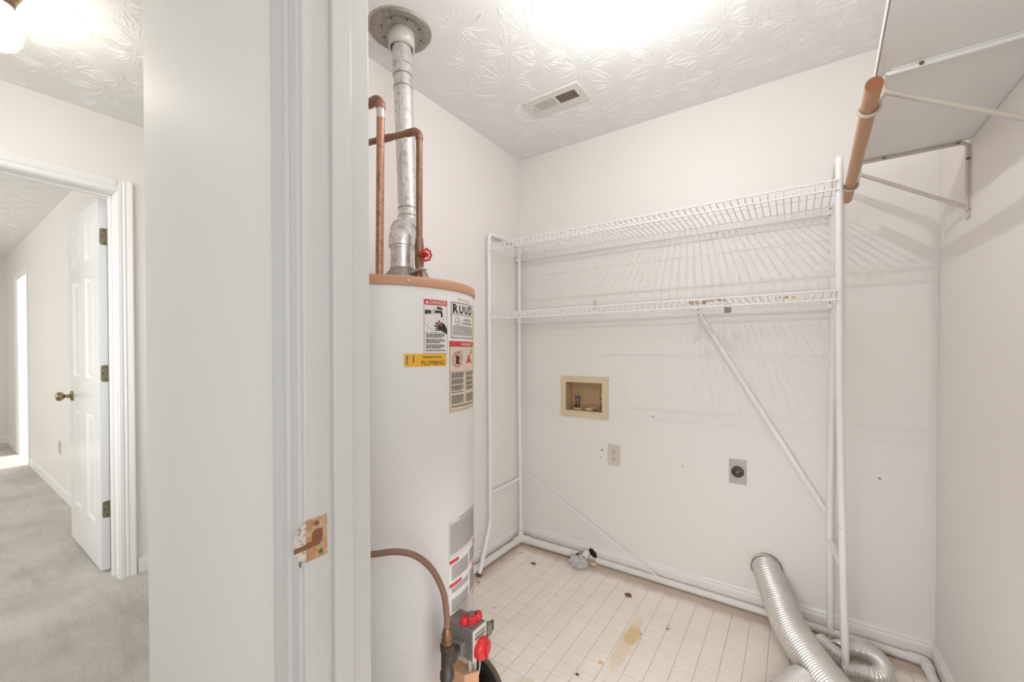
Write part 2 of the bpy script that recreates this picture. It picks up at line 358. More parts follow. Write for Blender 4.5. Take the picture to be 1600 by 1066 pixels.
struct('wall_bathroom', b, 'wall_bed', 'bright white wall of the room beyond the far bedroom doorway')
ceiling = struct('ceiling', MB().box(-8.8, 1.5, -2.7, 2.5, CH, CH+0.06), 'ceiling', 'white ceiling stomped with star-shaped plaster ridges', 'ceiling')
def rosettes(name, x0, x1, y0, y1, seed, sp=0.185, skip=None):
    rnd = random.Random(seed); b_ = MB(); vs = []; fs = []
    ny = int((y1-y0)/sp)+2; nx = int((x1-x0)/sp)+2
    for i in range(nx):
        for j in range(ny):
            cx = x0+sp*(i+0.5*(j % 2)+rnd.uniform(-0.28, 0.28)); cy = y0+sp*0.9*(j+rnd.uniform(-0.28, 0.28)); R_ = rnd.uniform(0.10, 0.15); a0 = rnd.uniform(0, 6.28)
            for k in range(rnd.randint(28, 40)):
                a = a0+k*2*pi/30+rnd.uniform(-0.16, 0.16); s0 = rnd.uniform(0.12, 0.55)*R_; ln = rnd.uniform(0.25, 0.6)*R_; w = rnd.uniform(0.0008, 0.0016); hh = rnd.uniform(0.0008, 0.0017); bend = rnd.uniform(-0.22, 0.22)
                d = Vector((cos(a), sin(a), 0)); p0 = Vector((cx, cy, CH))+d*s0; d2 = Vector((cos(a+bend), sin(a+bend), 0)); p1 = p0+d2*ln; n_ = Vector((-d2.y, d2.x, 0))
                if not (x0 < p0.x < x1 and y0 < p0.y < y1 and x0 < p1.x < x1 and y0 < p1.y < y1): continue
                if skip and any((p0.x-sx)**2+(p0.y-sy)**2 < sr**2 or (p1.x-sx)**2+(p1.y-sy)**2 < sr**2 for sx, sy, sr in skip): continue
                q0 = p0.lerp(p1, 0.15); q1 = p0.lerp(p1, 0.8); o = len(vs); z = Vector((0, 0, hh)); up = Vector((0, 0, 0.0002))
                vs += [p0+up, q0+n_*w+up, q1+n_*w+up, p1+up, q1-n_*w+up, q0-n_*w+up, q0-z, q1-z*0.8]
                fs += [(o, o+6, o+1), (o+1, o+6, o+7, o+2), (o+2, o+7, o+3), (o+3, o+7, o+4), (o+4, o+7, o+6, o+5), (o+5, o+6, o)]
    b_.v = vs; b_.f = fs; b_.sm = [False]*len(fs); b_.build(name, 'ceiling', ceiling, kind='stuff')
rosettes('plaster_ridges', XL+0.01, XR-0.01, YF1+0.02, YB-0.01, 1, skip=((-1.247, 1.068, 0.125), (-1.0, 1.785, 0.1), (-0.92, 1.785, 0.1), (-0.44, 1.262, 0.09)))
rosettes('plaster_ridges', XH+0.01, 0.9, -1.2, YF0-0.01, 2, skip=((-2.195, 0.165, 0.08),))
rosettes('plaster_ridges', XH+0.01, XO-0.01, YF0-0.01, 1.49, 3)
rosettes('plaster_ridges', -7.5, XH2-0.01, -1.8, 0.68, 4)
b = MB(); b.box(-8.8, XO, -2.7, 1.62, -0.06, 0.0); b.box(XO, 1.5, -2.7, 0.45, -0.06, 0.0)
struct('floor_carpet', b, 'carpet', 'worn greige carpet of the hall and bedroom', 'floor')
struct('floor_bathroom', MB().box(-8.2, -6.1, 0.8, 2.5, -0.06, 0.0), simple('white_bath_floor', (236, 232, 226), 0.4), 'pale floor of the bright room beyond the bedroom', 'floor')
# vinyl floor: printed squares as shallow tiles
floor = struct('floor', MB().box(XL, XR, 0.45, YB, -0.06, -0.0012), 'grout', 'cream vinyl laundry floor marked in small squares, with a yellow stain', 'floor')
P = 0.0746; G = 0.0026
tile_bm = MB()
h = P/2-G/2; e = 0.0012
tv = [(-h, -h, 0), (h, -h, 0), (h, h, 0), (-h, h, 0)]
tt = [(-h+e, -h+e, 0.0012), (h-e, -h+e, 0.0012), (h-e, h-e, 0.0012), (-h+e, h-e, 0.0012)]
tiles = []
for i in range(-12, 17):
    for j in range(-16, 10):
        cx = -0.6777+P*(i+0.5); cy = 1.5725+P*(j+0.5)
        if cx-P/2 < XL-0.001 or cx+P/2 > XR+0.001 or cy-P/2 < 0.45 or cy+P/2 > YB+0.001: continue
        d = Vector((cx, cy, -1.2148)); z = d.dot(_f); px = 800+641*d.dot(_r)/z if z > 0.05 else -1; py = 554-641*d.dot(_u)/z if z > 0.05 else 9999
        vis = 590 < px < 1620 and py < 1080 and (Vector((cx+1.12, cy-0.905)).length > 0.3)
        tiles.append((0 if vis else 1, z, cx, cy))
tiles.sort(); proto = None; rest = MB()
for n, (vis, z, cx, cy) in enumerate(tiles):
    if n < 300 and not vis:
        if proto is None:
            proto = MB().add([(x+cx, y+cy, zz-0.0012) for x, y, zz in tv+tt], [(0, 1, 5, 4), (1, 2, 6, 5), (2, 3, 7, 6), (3, 0, 4, 7), (4, 5, 6, 7)]).build('tile', 'tile', floor)
        else: copy_child(proto, floor, (cx, cy, -0.0012))
    else: rest.add([(x+cx, y+cy, zz-0.0012) for x, y, zz in tv+tt], [(0, 1, 5, 4), (1, 2, 6, 5), (2, 3, 7, 6), (3, 0, 4, 7), (4, 5, 6, 7)])
# slivers along the walls
x = -0.6777+P*-10
rest.build('tile_field', 'tile', floor, kind='stuff')

# baseboards
def bb_profile(t=0.012, h=0.084):
    return [(0, 0), (t, 0), (t, h*0.68), (t*0.92, h*0.74), (t*0.55, h*0.80), (t*0.6, h*0.88), (t*0.3, h), (0, h)]
def baseboard(name, a, bpt, inward, mat, label, t=0.012, h=0.084):
    a, bpt, n = Vector(a), Vector(bpt), Vector(inward)
    poly = [a+n*p+Vector((0, 0, q)) for p, q in bb_profile(t, h)]
    return MB().prism(poly, bpt-a).build(name, mat, label=label, cat='baseboard', kind='structure')
baseboard('baseboard_back', (XL, YB, 0), (XR, YB, 0), (0, -1, 0), 'trim_l', 'white baseboard along the laundry back wall')
baseboard('baseboard_left', (XL, YF1, 0), (XL, YB, 0), (1, 0, 0), 'trim_l', 'white baseboard along the laundry left wall')
baseboard('baseboard_right', (XR, YF1, 0), (XR, YB, 0), (-1, 0, 0), 'trim_l', 'white baseboard along the laundry right wall')
baseboard('baseboard_hall', (XH, 0.68, 0), (XH, 1.5, 0), (1, 0, 0), 'trim', 'short white baseboard right of the bedroom doorway')
baseboard('baseboard_bedroom', (-6.69, 0.69, 0), (XH2, 0.69, 0), (0, -1, 0), 'trim', 'white baseboard of the bedroom wall behind the panel door', h=0.09)
baseboard('baseboard_bedroom_far', (-8.66, 0.69, 0), (-7.58, 0.69, 0), (0, -1, 0), 'trim', 'short white baseboard in the far bedroom corner', h=0.09)
baseboard('baseboard_bedroom_end', (-8.66, -2.5, 0), (-8.66, 0.69, 0), (1, 0, 0), 'trim', 'white baseboard along the bedroom end wall', h=0.09)

# laundry door jamb and casing (foreground)
def casing_poly(w):    # (distance outward from opening, thickness)
    return [(0, 0), (0, 0.009), (0.004, 0.0115), (w*0.26, 0.0125), (w*0.30, 0.0095), (w*0.36, 0.010), (w*0.42, 0.0145), (w*0.50, 0.0155), (w*0.56, 0.0130), (w*0.84, 0.0180), (w*0.93, 0.0185), (w, 0.0150), (w, 0)]
jt = thing('trim_1', (XJ, (YF0+YF1)/2, 0), 'white painted door frame of the laundry closet with a worn strike plate', 'door frame', kind='structure')
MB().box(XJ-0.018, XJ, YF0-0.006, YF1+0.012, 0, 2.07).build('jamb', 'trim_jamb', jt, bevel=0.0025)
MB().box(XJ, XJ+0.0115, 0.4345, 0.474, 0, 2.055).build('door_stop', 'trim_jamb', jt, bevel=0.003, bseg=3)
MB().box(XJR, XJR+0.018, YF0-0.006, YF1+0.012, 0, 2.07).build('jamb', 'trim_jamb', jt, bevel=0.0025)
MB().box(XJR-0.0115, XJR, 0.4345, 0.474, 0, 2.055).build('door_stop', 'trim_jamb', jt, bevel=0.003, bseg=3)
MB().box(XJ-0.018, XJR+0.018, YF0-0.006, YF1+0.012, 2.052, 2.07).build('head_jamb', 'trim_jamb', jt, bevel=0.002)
def vcasing(x_open, sgn, y, ny, w, z0, z1, par, mat='trim'):
    poly = [(x_open+sgn*d, y+ny*t, z0) for d, t in casing_poly(w)]
    return MB().prism(poly, (0, 0, z1-z0)).build('casing', mat, par)
def hcasing(x0, x1, z_open, y, ny, w, par, mat='trim'):
    poly = [(x0, y+ny*t, z_open+d) for d, t in casing_poly(w)]
    return MB().prism(poly, (x1-x0, 0, 0)).build('head_casing', mat, par)
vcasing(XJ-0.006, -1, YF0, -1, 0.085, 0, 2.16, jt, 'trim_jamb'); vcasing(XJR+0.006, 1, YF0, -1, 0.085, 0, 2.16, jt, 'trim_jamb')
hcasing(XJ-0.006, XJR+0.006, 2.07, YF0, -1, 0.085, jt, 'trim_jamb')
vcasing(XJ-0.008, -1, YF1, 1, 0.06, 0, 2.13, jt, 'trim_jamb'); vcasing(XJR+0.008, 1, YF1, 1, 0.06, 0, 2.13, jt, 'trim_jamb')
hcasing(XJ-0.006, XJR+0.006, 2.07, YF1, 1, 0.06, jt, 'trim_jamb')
MB().box(XJ-0.0925, XJ-0.0910, YF0-0.0012, YF0+0.0005, 0, 2.15).build('casing_edge_strip', 'grey_cast', jt)  # thin dark strip along the casing's outer edge
# strike plate: on jamb face x = XJ, polygon in (y, z)
SX = XJ+0.0012
sp = thing('strike_plate', (XJ, 0.40, 0.885), 'worn tan brass strike plate with rounded lip screwed to the door jamb', 'strike plate')
def yz(poly, x, dx, name, mat, **kw): return MB().prism([(x, p[0], p[1]) for p in poly], (dx, 0, 0)).build(name, mat, sp, **kw)
lip = [(0.3845, 0.912)]+[(0.3845-0.0215*sin(a), 0.879+0.033*cos(a)) for a in [pi*k/14 for k in range(1, 14)]]+[(0.3845, 0.846)]
hole = [(0.4045-0.0085, 0.8775), (0.4045-0.0085, 0.890), (0.4045-0.004, 0.8955), (0.4045+0.004, 0.8965), (0.4145, 0.894), (0.4155, 0.885), (0.4135, 0.872), (0.408, 0.8665), (0.400, 0.8665), (0.396, 0.871)]
# plate body as four strips around the opening
m_ = MB()
for (y0, y1, z0, z1) in ((0.3845, 0.4245, 0.896, 0.9165), (0.3845, 0.4245, 0.8435, 0.867), (0.3845, 0.396, 0.867, 0.896), (0.4155, 0.4245, 0.867, 0.896)):
    m_.box(XJ, XJ+0.0016, y0, y1, z0, z1)
m_.build('plate', 'strike', sp, bevel=0.0004, bseg=1)
yz(lip, XJ, 0.0022, 'lip', 'paintchip', label='rounded lip with chipped white paint')
MB().prism([(XJ+0.0017, a_, b_) for a_, b_ in hole], (0.0004, 0, 0)).build('latch_hole', 'bare_wood', sp, label='brown bare wood latch hole')
yz([(0.364, 0.866), (0.364, 0.874), (0.396, 0.8765), (0.412, 0.884), (0.414, 0.879), (0.398, 0.868), (0.39, 0.866)], XJ+0.0017, 0.0008, 'wood_split', 'bare_wood', label='dark split across the plate')
yz([(0.3845, 0.899), (0.3845, 0.9165), (0.396, 0.9165), (0.396, 0.899)], XJ+0.0016, 0.0005, 'bare_spot', 'bare_spot')
yz([(0.3875, 0.845), (0.3875, 0.863), (0.400, 0.865), (0.400, 0.847)], XJ+0.0016, 0.0005, 'bare_spot', 'bare_spot')
for (y, z) in ((0.4045, 0.9065), (0.4115, 0.8535)):
    s_ = MB().cyl((XJ+0.0015, y, z), (XJ+0.0028, y, z), 0.0048, seg=16).build('screw', 'hinge', sp)
    MB().box(XJ+0.0028, XJ+0.0031, y-0.003, y+0.003, z-0.0006, z+0.0006).build('screw_slot', 'dark', s_)
# chipped nick in the casing edge beside the plate
MB().prism([(XJ-0.0075, 0.3800, 0.833), (XJ-0.0075, 0.3765, 0.838), (XJ-0.0075, 0.3785, 0.851), (XJ-0.0075, 0.3815, 0.853)], (0.0015, 0, 0)).build('paint_chip', 'grey_cast', jt)

# bedroom doorway frame
bt = thing('trim_2', (XH, 0.2, 0), 'white ribbed casing and jambs of the open bedroom doorway', 'door frame', kind='structure')
JR, JL = 0.605, -0.21
MB().box(XH2-0.004, XH+0.004, JR, JR+0.012, 0, 2.062).build('jamb', 'trim', bt); MB().box(XH2-0.004, XH+0.004, JL-0.012, JL, 0, 2.062).build('jamb', 'trim', bt)
MB().box(XH2-0.004, XH+0.004, JL, JR, 2.05, 2.062).build('head_jamb', 'trim', bt)
MB().box(-3.055, -3.02, JR-0.011, JR, 0, 2.05).build('door_stop', 'trim', bt, bevel=0.002); MB().box(-3.055, -3.02, JL, JR-0.011, 2.039, 2.05).build('head_stop', 'trim', bt, bevel=0.002)
w = 0.066
MB().prism([(XH+t, JR+0.004+d, 0) for d, t in casing_poly(w)], (0, 0, 2.054+w)).build('casing', 'trim', bt)
MB().prism([(XH+t, JL-0.004-d, 0) for d, t in casing_poly(w)], (0, 0, 2.054+w)).build('casing', 'trim', bt)
MB().prism([(XH+t, JL-0.004, 2.054+d) for d, t in casing_poly(w)], (0, JR-JL+0.008, 0)).build('head_casing', 'trim', bt)
# far bedroom doorway frame
ft = thing('trim_3', (-7.13, 0.69, 0), 'bright white casing of the far doorway beyond the bedroom', 'door frame', kind='structure')
for xo, sg in ((-6.75, 1), (-7.52, -1)):
    MB().prism([(xo+sg*(0.004+d), 0.69-t, 0) for d, t in casing_poly(0.06)], (0, 0, 2.09)).build('casing', 'trim', ft)
MB().prism([(-7.53, 0.69-t, 2.04+d) for d, t in casing_poly(0.06)], (0.79, 0, 0)).build('head_casing', 'trim', ft)
MB().box(-7.52, -7.505, 0.686, 0.806, 0, 2.04).build('jamb', 'trim', ft); MB().box(-6.765, -6.75, 0.686, 0.806, 0, 2.04).build('jamb', 'trim', ft)

# ------------------------------------------------------------------ six-panel door, open into the bedroom
dt = thing('door_1', (-3.49, 0.588, 0), 'white six-panel bedroom door standing open with a brass knob', 'door', kind='structure')
DX0, DX1, DY0, DY1 = -3.870, -3.114, 0.568, 0.603
cols = ((-3.755, -3.565), (-3.43, -3.24)); rows = ((0.25, 0.86), (1.055, 1.64), (1.745, 1.965))
body = MB(); xs = [DX0, cols[0][0], cols[0][1], cols[1][0], cols[1][1], DX1]
for i in (0, 2, 4): body.box(xs[i], xs[i+1], DY0, DY1, 0.012, 2.045)
zs = [0.012, rows[0][0], rows[0][1], rows[1][0], rows[1][1], rows[2][0], rows[2][1], 2.045]
for c0, c1 in cols:
    for k in (0, 2, 4, 6): body.box(c0, c1, DY0, DY1, zs[k], zs[k+1])
body.build('door_slab', 'door', dt)
for c0, c1 in cols:
    for z0, z1 in rows:
        q = MB(); yo, yi = DY0, DY0+0.011; i1, i2 = 0.014, 0.034
        R0 = [(c0, yo, z0), (c1, yo, z0), (c1, yo, z1), (c0, yo, z1)]
        R1 = [(c0+i1, yi, z0+i1), (c1-i1, yi, z0+i1), (c1-i1, yi, z1-i1), (c0+i1, yi, z1-i1)]
        R2 = [(c0+i2, DY0+0.004, z0+i2), (c1-i2, DY0+0.004, z0+i2), (c1-i2, DY0+0.004, z1-i2), (c0+i2, DY0+0.004, z1-i2)]
        R3 = [(c0, DY1-0.004, z0), (c1, DY1-0.004, z0), (c1, DY1-0.004, z1), (c0, DY1-0.004, z1)]
        vs = R0+R1+R2+R3; fs = []
        for a in (0, 4):
            for k in range(4): fs.append((a+k, a+(k+1) % 4, a+4+(k+1) % 4, a+4+k))
        fs.append((8, 9, 10, 11)); fs.append((15, 14, 13, 12))
        for k in range(4): fs.append((k, 12+k, 12+(k+1) % 4, (k+1) % 4))
        q.add(vs, fs).build('door_panel', 'door', dt)
for z in (1.84, 1.092, 0.345):
    hg = MB(); poly = []
    y0, y1, hh = 0.573, 0.603, 0.046
    pts = [(y1, -hh), (y0+0.012, -hh)]+[(y0+0.012-0.012*sin(a), -hh+0.012-0.012*cos(a)) for a in (pi/8, pi/4, 3*pi/8, pi/2)]+[(y0+0.012-0.012*cos(a), hh-0.012+0.012*sin(a)) for a in (pi/8, pi/4, 3*pi/8, pi/2)]+[(y1, hh)]
    hg.prism([(DX1-0.0005, y, z+zz) for y, zz in pts], (0.0022, 0, 0))
    ho = hg.build('hinge', 'hinge', dt)
    for k in range(5): MB().cyl((DX1+0.006, 0.609, z-hh+k*0.0186), (DX1+0.006, 0.609, z-hh+k*0.0186+0.0172), 0.0062, seg=12).build('knuckle', 'hinge', ho)
    for yy, zz in ((0.592, 0.033), (0.583, 0.0), (0.592, -0.033)): MB().cyl((DX1+0.0015, yy, z+zz), (DX1+0.0022, yy, z+zz), 0.0035, seg=10).build('hinge_screw', 'dark', ho)
kb = MB(); kb.lathe([(0.0, 0), (0.032, 0.0), (0.032, 0.004), (0.026, 0.009), (0.012, 0.011), (0.011, 0.032), (0.014, 0.036), (0.024, 0.043), (0.0285, 0.054), (0.027, 0.064), (0.018, 0.072), (0.0, 0.074)], (-3.80, DY0, 0.93), (0, -1, 0), 24)
kb.build('door_knob', 'knob', dt)
# bedroom outlet
def duplex(name, cx, y, cz, ny, w, hgt, label, mat='outlet', rotz=0.0):
    t = thing(name, (cx, y, cz-hgt/2), label, 'outlet')
    MB().box(cx-w/2, cx+w/2, y, y+ny*0.006, cz-hgt/2, cz+hgt/2).build('cover_plate', mat, t, bevel=0.002)
    for s in (1, -1):
        zc = cz+s*0.0195; f = MB(); f.tube([(cx, y+ny*0.005, zc), (cx, y+ny*0.0085, zc)], 0.0165, 20); fo = f.build('receptacle', mat, t)
        for dx in (-0.006, 0.006): MB().box(cx+dx-0.0011, cx+dx+0.0011, y+ny*0.0085, y+ny*0.0092, zc-0.001, zc+0.007).build('slot', 'dark', fo)
        MB().cyl((cx, y+ny*0.0085, zc-0.0075), (cx, y+ny*0.0092, zc-0.0075), 0.0028, seg=10).build('ground_hole', 'dark', fo)
    MB().cyl((cx, y+ny*0.006, cz), (cx, y+ny*0.0072, cz), 0.003, seg=10).build('screw', 'grey_cast', t)
    return t
duplex('wall_outlet', -5.12, 0.69, 0.40, -1, 0.07, 0.115, 'white wall outlet low on the bedroom wall left of the panel door')
duplex('wall_outlet', -0.833, YB, 0.627, -1, 0.072, 0.115, 'bone duplex outlet on the laundry back wall below the washer box')

# ------------------------------------------------------------------ washer box
wb = thing('washer_outlet_box', (-1.015, YB, 0.82), 'ivory recessed washer outlet box with two blue-handled valves', 'outlet box')
fx0, fx1, fz0, fz1 = -1.166, -0.866, 0.821, 1.062; ix0, ix1, iz0, iz1 = -1.133, -0.905, 0.858, 1.026
fr = MB(); y0, y1 = YB-0.007, YB
fr.box(fx0, ix0, y0, y1, fz0, fz1); fr.box(ix1, fx1, y0, y1, fz0, fz1); fr.box(ix0, ix1, y0, y1, fz0, iz0); fr.box(ix0, ix1, y0, y1, iz1, fz1)
fr.build('face_frame', 'ivory', wb)
yb = YB+0.085; inn = MB()
inn.box(ix0-0.004, ix0, YB-0.004, yb, iz0-0.004, iz1+0.004); inn.box(ix1, ix1+0.004, YB-0.004, yb, iz0-0.004, iz1+0.004); inn.box(ix0, ix1, YB-0.004, yb, iz0-0.004, iz0); inn.box(ix0, ix1, YB-0.004, yb, iz1, iz1+0.004); inn.box(ix0-0.004, ix1+0.004, yb, yb+0.003, iz0-0.004, iz1+0.004)
inn.build('recess', 'ivory_in', wb)
for vx in (-1.079, -0.917):
    yy = YB+0.045
    vb = MB(); vb.cyl((vx, yy, iz0), (vx, yy, iz0+0.05), 0.013); vb.cyl((vx, yy, iz0+0.05), (vx, yy, iz0+0.068), 0.007); vb.tube([(vx, yy, iz0+0.03), (vx, yy-0.022, iz0+0.024)], [0.012, 0.013], 16)
    vo = vb.build('valve', 'brass', wb)
    MB().tube([(vx, yy-0.0225, iz0+0.0238), (vx, yy-0.0235, iz0+0.0236)], 0.007, 14).build('valve_mouth', 'dark', vo)
    MB().lathe([(0.0, 0), (0.017, 0), (0.019, 0.004), (0.017, 0.009), (0.0, 0.009)], (vx, yy, iz0+0.068), seg=8, smooth=False).build('valve_handle', 'blue', vo)
MB().lathe([(0.016, 0), (0.026, 0), (0.026, 0.010), (0.016, 0.012), (0.015, 0.004)], (-1.079, YB+0.045, iz0), seg=24).build('drain_collar', 'ivory', wb)
MB().lathe([(0.018, 0), (0.03, 0), (0.03, 0.014), (0.018, 0.016), (0.017, 0.004)], (-1.00, YB+0.05, iz0), seg=24).build('drain_collar', 'ivory', wb)
def crumple(c, r, sq, seed, amp=0.35, seg=14, rings=9):
    rnd = random.Random(seed); b_ = MB().sphere((0, 0, 0), 1, seg, rings)
    cache = {}
    out = []
    for v in b_.v:
        k = (round(v.x, 3), round(v.y, 3), round(v.z, 3))
        if k not in cache: cache[k] = 1-amp*rnd.random()
        f = cache[k]; out.append(Vector(c)+Vector((v.x*sq[0], v.y*sq[1], v.z*sq[2]))*r*f)
    b_.v = out; b_.sm = [False]*len(b_.f); return b_
crumple((-0.98, YB+0.04, iz0+0.016), 0.03, (1.4, 0.8, 0.5), 3).build('drain_lint', M['debris_light'], wb, label='brown grey lint lying in the box')

# dryer outlet
dro = thing('dryer_outlet', (-0.220, YB, 0.575), 'steel plate with a round brown dryer receptacle', 'outlet')
MB().box(-0.256, -0.184, YB-0.005, YB, 0.577, 0.691).build('cover_plate', 'steel', dro, bevel=0.002)
rc = MB().lathe([(0.0, 0.010), (0.024, 0.010), (0.027, 0.007), (0.027, 0)], (-0.220, YB-0.004, 0.634), (0, -1, 0), 28).build('receptacle', 'bake', dro)
for a, wd in ((90, 0.0065), (210, 0.0065), (330, 0.0065)):
    cx, cz = -0.220+0.0135*cos(radians(a)), 0.634+0.0135*sin(radians(a)); dxx = Vector((-sin(radians(a)), 0, cos(radians(a))))
    if a == 90: dxx = Vector((0, 0, 1))
    MB().bar(Vector((cx, YB-0.0146, cz))-dxx*0.005, Vector((cx, YB-0.0146, cz))+dxx*0.005, 0.0016, 0.003, (0, 1, 0)).build('slot', 'dark', rc)
MB().cyl((-0.220, YB-0.014, 0.634), (-0.220, YB-0.0155, 0.634), 0.0035, seg=12).build('centre_screw', 'steel', rc)
# specks and scars of the back wall
def flake(x, z, w_, h_, mat, seed):
    rnd = random.Random(seed); n = 9
    return [(x+w_/2*cos(2*pi*k/n)*(0.6+0.5*rnd.random()), YB-0.0012, z+h_/2*sin(2*pi*k/n)*(0.6+0.5*rnd.random())) for k in range(n)]
mk = MB()
for i, (x, z, w_, h_) in enumerate(((-0.905, 0.645, 0.010, 0.013), (-0.912, 0.603, 0.006, 0.010), (-0.925, 0.603, 0.004, 0.005), (-0.47, 0.62, 0.004, 0.02), (0.29, 0.69, 0.01, 0.01), (-0.62, 0.86, 0.006, 0.012))):
    mk.prism(flake(x, z, w_, h_, 0, i), (0, 0.0011, 0))
mk.build('wall_nick', 'grey_cast', wall_back, label='small dark nicks beside the outlet')
for i, (x, z, w_, h_) in enumerate(((-0.03, 1.452, 0.022, 0.014), (-0.003, 1.448, 0.020, 0.018), (-0.055, 1.455, 0.012, 0.008))):
    MB().prism(flake(x, z, w_, h_, 0, i+40), (0, 0.0011, 0)).build('paint_scar', M['label_yellow'] if i == 1 else M['debris_light'], wall_back)

# ------------------------------------------------------------------ water heater
TC = Vector((-1.120, 0.905, 0)); TR = 0.280; TZ = 1.42
wh = thing('water_heater', (TC.x, TC.y, 0.012), 'tall white gas water heater with tan top rim and warning labels', 'water heater')
MB().lathe([(0.0, 0.045), (TR, 0.045), (TR, 1.394)], (TC.x, TC.y, 0), seg=96).build('jacket', 'enamel', wh)
MB().lathe([(TR-0.002, 1.393), (TR+0.0035, 1.393), (TR+0.0045, 1.396), (TR+0.0045, 1.417), (TR+0.001, 1.421), (0.0, 1.421)], (TC.x, TC.y, 0), seg=96).build('top_cap', 'tan', wh)
MB().lathe([(0.0, 0.012), (TR-0.03, 0.012), (TR-0.03, 0.047)], (TC.x, TC.y, 0), seg=48).build('base_ring', 'black', wh)
a = radians(-29); p = TC+Vector((cos(a), sin(a), 0))*(TR+0.004); MB().tube([(p.x, p.y, 1.408), (p.x+cos(a)*0.004, p.y+sin(a)*0.004, 1.408)], 0.005, 12).build('cap_screw', 'steel', wh)
def cyl_pt(th, z, off=0.0): a = radians(th); return Vector((TC.x+(TR+off)*cos(a), TC.y+(TR+off)*sin(a), z))
DEG = math.degrees(1/TR)
def label_patch(name, th0, th1, z0, z1, mat, off=0.0006, parent=None, label=None):
    n = max(2, int(abs(th1-th0)/1.5)); b_ = MB(); vs = []
    for k in range(n+1):
        t = th0+(th1-th0)*k/n
        for o_, z in ((off, z0), (off, z1), (off-0.0005, z1), (off-0.0005, z0)): vs.append(cyl_pt(t, z, o_))
    fs = []
    for k in range(n):
        for j in range(4): fs.append((k*4+j, (k+1)*4+j, (k+1)*4+(j+1) % 4, k*4+(j+1) % 4))
    fs += [(0, 1, 2, 3), (n*4+3, n*4+2, n*4+1, n*4)]
    return b_.add(vs, fs).build(name, mat, parent or wh, label)
def print_on(parent, name, mat, pieces, off=0.0012):
    """pieces: list of (verts2d, faces); u in metres along the skin measured from theta0"""
    b_ = MB()
    for th0, vs, fs in pieces: b_.add([cyl_pt(th0+v[0]*DEG, v[1], off) for v in vs], fs)
    return b_.build(name, mat, parent)
def T(th0, u, z, s, size, bold=0.0, sx=1.0):
    vs, fs = text_geo(s, size, bold=bold); return (th0, [(u+v.x*sx, z+v.y) for v in vs], fs)
def Q(th0, u0, u1, z0, z1): 
    n = max(1, int((u1-u0)/0.012)); vs = []; 
    for k in range(n+1): vs += [(u0+(u1-u0)*k/n, z0), (u0+(u1-u0)*k/n, z1)]
    return (th0, vs, [(2*k, 2*k+2, 2*k+3, 2*k+1) for k in range(n)])
def PG(th0, pts): return (th0, pts, [tuple(range(len(pts)))])
def disc(th0, u, z, r, n=20, ry=None): return PG(th0, [(u+r*cos(2*pi*k/n), z+(ry or r)*sin(2*pi*k/n)) for k in range(n)])
def ringp(th0, u, z, r, t, n=28, ry=None):
    ry = ry or r; vs = []
    for k in range(n): a = 2*pi*k/n; vs += [(u+r*cos(a), z+ry*sin(a)), (u+(r-t)*cos(a), z+(ry-t)*sin(a))]
    return (th0, vs, [(2*k, 2*((k+1) % n), 2*((k+1) % n)+1, 2*k+1) for k in range(n)])
def border(th0, u0, u1, z0, z1, t=0.0012): return [Q(th0, u0, u1, z1-t, z1), Q(th0, u0, u1, z0, z0+t), Q(th0, u0, u0+t, z0, z1), Q(th0, u1-t, u1, z0, z1)]
def fine(th0, u0, u1, z0, z1, lh, seed, ink=0.62, para=0):
    rnd = random.Random(seed); out = []; z = z1; n = 0
    while z-lh > z0:
        u = u0; end = u1-(rnd.random()*0.3*(u1-u0) if para and n % para == para-1 else rnd.random()*0.05*(u1-u0))
        while u < end:
            w_ = rnd.uniform(1.5, 5)*lh*0.6; out.append(PG(th0, [(u, z-lh*ink), (min(u+w_, end), z-lh*ink), (min(u+w_, end), z), (u, z)])); u += w_+lh*0.35
        z -= lh; n += 1
        if para and n % para == 0: z -= lh*0.7
    return out
# danger scald label
A = -20.0; w_ = 16.0/DEG
lb = label_patch('warning_label', A, A+16.0, 1.207, 1.359, 'label_white', label='white danger label with tap and hand picture')
label_patch('red_band', A, A+16.0, 1.345, 1.360, 'ink_red', 0.0009, lb)
print_on(lb, 'lettering', 'label_white', [T(A, 0.017, 1.3475, 'DANGER', 0.0145, 0.0, 0.98)], 0.0013); print_on(lb, 'alert_triangle', 'label_white', [PG(A, [(0.004, 1.348), (0.015, 1.348), (0.0095, 1.357)])], 0.0013)
pc = border(A, 0, w_, 1.207, 1.3455, 0.0007)
pc += [disc(A, 0.007, 1.324, 0.0045, 10, 0.007), disc(A, 0.0145, 1.325, 0.003, 8, 0.007), disc(A, 0.02, 1.3245, 0.003, 8, 0.006), ringp(A, 0.032, 1.326, 0.005, 0.0012, 14, 0.0075),
       PG(A, [(0.034, 1.3225), (0.052, 1.3225), (0.055, 1.319), (0.055, 1.311), (0.061, 1.311), (0.061, 1.322), (0.057, 1.330), (0.034, 1.330)]), disc(A, 0.045, 1.337, 0.0045, 8), disc(A, 0.0525, 1.3365, 0.004, 8), disc(A, 0.0585, 1.334, 0.003, 8)]
pc += [PG(A, [(0, 1.2935), (w_, 1.3095), (w_, 1.3103), (0, 1.2943)]), PG(A, [(0.006, 1.286), (0.066, 1.305), (0.066, 1.3058), (0.0055, 1.2865)]), PG(A, [(0.006, 1.286), (0.034, 1.267), (0.0348, 1.2672), (0.007, 1.2863)])]
